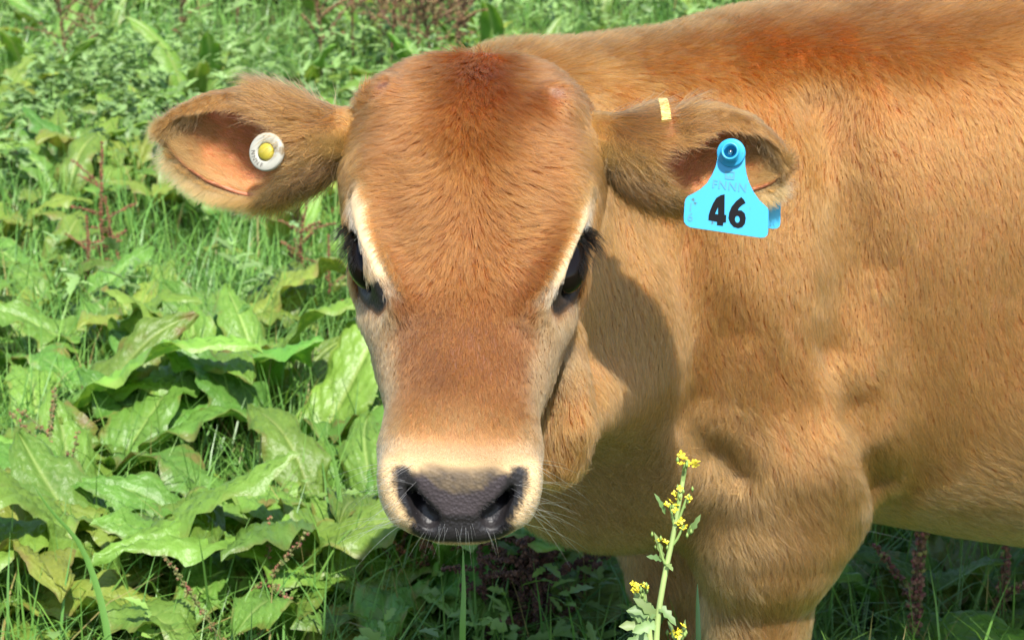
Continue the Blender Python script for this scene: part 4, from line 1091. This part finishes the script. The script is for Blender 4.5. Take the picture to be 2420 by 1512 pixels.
# ------------------------------------------------------------------ yellow-flowered mustard in front of the chest
def mustard(pix, dep, clusters, leaves, label, thick=.0025):
    top = W(*pix[-1], dep); pts = [W(u, v, dep) for u, v in pix]
    g = pts[0].copy(); g[2] = 0; g[0] += (pts[0][0] - pts[1][0]) * .8
    path = np.array([g] + pts); o = empty('flowering_mustard', g); tag(o, label, 'wildflower')
    u = np.linspace(0, 1, 22); sp = np.stack([np.interp(u, np.linspace(0, 1, len(path)), path[:, i]) for i in range(3)], 1)
    sp[1:-1] = (sp[:-2] + sp[1:-1] * 2 + sp[2:]) / 4
    v_, f_ = tube(sp - g, thick, .0016, 8); a = mesh_np('stem', v_, f_, [STEM]); vcol(a, 'pigment', np.tile(np.array([.27, .36, .115]), (len(v_), 1)) * (1 + .2 * noise(v_, 70, 3))[:, None]); link('stem', a, o)
    r = np.random.default_rng(int(pix[0][0]))
    for (cu_, cv, n, sz) in clusters:
        c = W(cu_, cv, dep - .004); near_ = sp[np.argmin(np.abs(sp[:, 2] - (c[2] - .018)))]
        vs, fs, cs = [], [], []; off = 0
        v2, f2 = tube(np.array([near_, (near_ + c) / 2 + np.array([0, 0, -.002]), c]) - g, .0013, .0009, 5); stalkm = mesh_np('flower_stalk', v2, f2, [STEM]); vcol(stalkm, 'pigment', np.tile(np.array([.20, .30, .08]), (len(v2), 1)))
        fo = link('flower_stalk', stalkm, o)
        for k in range(n):
            fc = c + r.normal(size=3) * np.array([.0036, .003, .0022]) * sz; ax_ = nrm(np.array([0, -.5, 1]) + r.normal(size=3) * .5); e1 = nrm(np.cross(ax_, [.2, .3, .9])); e2 = np.cross(ax_, e1)
            for p in range(4):
                g_ = p * math.pi / 2 + .3; d = e1 * math.cos(g_) + e2 * math.sin(g_); s2 = np.cross(ax_, d); l = .0030 * sz
                q = [fc, fc + d * l * .6 + s2 * l * .36 + ax_ * l * .3, fc + d * l + ax_ * l * .32, fc + d * l * .6 - s2 * l * .36 + ax_ * l * .3]
                vs += q; fs.append((off, off + 1, off + 2, off + 3)); off += 4; cs += [(.55, .46, .02), (.72, .60, .03), (.75, .64, .04), (.72, .60, .03)]
        pm = mesh_np('petals', np.array(vs) - g, np.array(fs), [PETAL], smooth=False); vcol(pm, 'pigment', np.array(cs)); link('petals', pm, fo)
        # green buds and pods round the flowers
        m = max(4, n // 2); bv, bf = [], []
        for k in range(m):
            s_ = .0013 * sz; bv.append(OCT * np.array([s_, s_, s_ * 1.8]) + c - g + r.normal(size=3) * np.array([.004, .003, .003]) * sz + np.array([0, 0, -.002])); bf.append(OF + 6 * k)
        bm_ = mesh_np('buds', np.concatenate(bv), np.concatenate(bf), [STEM]); vcol(bm_, 'pigment', np.tile(np.array([.20, .30, .07]), (6 * m, 1))); link('buds', bm_, fo)
    for (u0, v0, u1, v1, wd) in leaves:
        a0, a1 = W(u0, v0, dep), W(u1, v1, dep - .008); L = np.linalg.norm(a1 - a0)
        v3, f3, c3 = leaflets((a0 - g)[None], nrm(a1 - a0)[None], nrm(np.array([[.3, -.7, .6]])), np.array([L]), np.array([wd]), np.array([[.15, .24, .075]]))
        lm = mesh_np('leaf', v3, f3, [WEED]); vcol(lm, 'pigment', c3); link('leaf', lm, o)
mustard([(1548, 1560), (1555, 1450), (1572, 1350), (1590, 1270), (1606, 1180), (1620, 1098)], 1.36, [(1622, 1090, 9, 1.1), (1605, 1156, 2, .9), (1623, 1175, 3, .95), (1584, 1192, 4, 1.0), (1617, 1240, 4, 1.0), (1556, 1282, 3, .95)],
        [(1572, 1215, 1556, 1168, .0022), (1625, 1262, 1655, 1222, .0028), (1566, 1325, 1556, 1262, .0026), (1566, 1322, 1535, 1312, .0028), (1572, 1328, 1590, 1342, .0026), (1552, 1450, 1492, 1436, .006), (1552, 1460, 1508, 1412, .005), (1550, 1470, 1500, 1490, .006), (1556, 1430, 1600, 1470, .004)],
        'tall yellow-flowered mustard stem standing in front of the brisket')
mustard([(1600, 1580), (1604, 1540), (1608, 1500)], 1.37, [(1608, 1490, 6, 1.05)], [(1602, 1530, 1588, 1470, .0026), (1604, 1530, 1624, 1472, .0024)], 'short yellow mustard flower beside the tall mustard stem', .003)
mustard([(1540, 1560), (1532, 1460), (1522, 1400)], 1.42, [(1520, 1388, 6, 1.0), (1512, 1384, 4, .8)], [(1534, 1470, 1490, 1440, .006), (1534, 1480, 1470, 1475, .006), (1530, 1440, 1505, 1400, .005), (1535, 1500, 1480, 1520, .006)], 'small leafy mustard with few yellow flowers behind the tall mustard stem', .003)
# a few tall grass stems one can pick out
def blade(pix, dep, wd, colr, label):
    pts = np.array([W(u, v, dep + k * .0) for k, (u, v) in enumerate(pix)]); g = pts[0].copy(); g[2] = 0; path = np.concatenate([[g], pts])
    u = np.linspace(0, 1, 14); sp = np.stack([np.interp(u, np.linspace(0, 1, len(path)), path[:, i]) for i in range(3)], 1); sp[1:-1] = (sp[:-2] + sp[1:-1] * 2 + sp[2:]) / 4
    T = nrm(np.gradient(sp, axis=0)); sd = nrm(np.cross(T, np.array([.1, 1, .35]))); nn = np.cross(sd, T); w_ = wd * (1 - u ** 2.5)[:, None] + .0002
    V = np.stack([sp - sd * w_ + nn * w_ * .25, sp, sp + sd * w_ + nn * w_ * .25], 1).reshape(-1, 3) - g
    k = (np.arange(13)[:, None] * 3 + np.arange(2)[None]).ravel(); F = np.stack([k, k + 1, k + 4, k + 3], 1)
    me = mesh_np('grass_stem', V, F, [GRASS]); vcol(me, 'pigment', np.tile(np.array(colr), (len(V), 1)))
    o = link('grass_stem', me); o.location = g; tag(o, label, 'grass stem')
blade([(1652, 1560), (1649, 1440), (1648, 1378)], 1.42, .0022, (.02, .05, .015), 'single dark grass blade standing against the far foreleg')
blade([(265, 1560), (235, 1400), (190, 1280), (120, 1210), (75, 1140)], 2.0, .0042, (.13, .245, .05), 'broad bent grass blade over the big dock leaves')
blade([(800, 1330), (806, 1200), (790, 1080), (745, 980)], 2.35, .0038, (.12, .25, .05), 'tall arched grass blade beside the muzzle')
blade([(1092, 1500), (1096, 1400), (1094, 1290)], 1.75, .0030, (.12, .25, .045), 'upright wide grass blade under the lips')
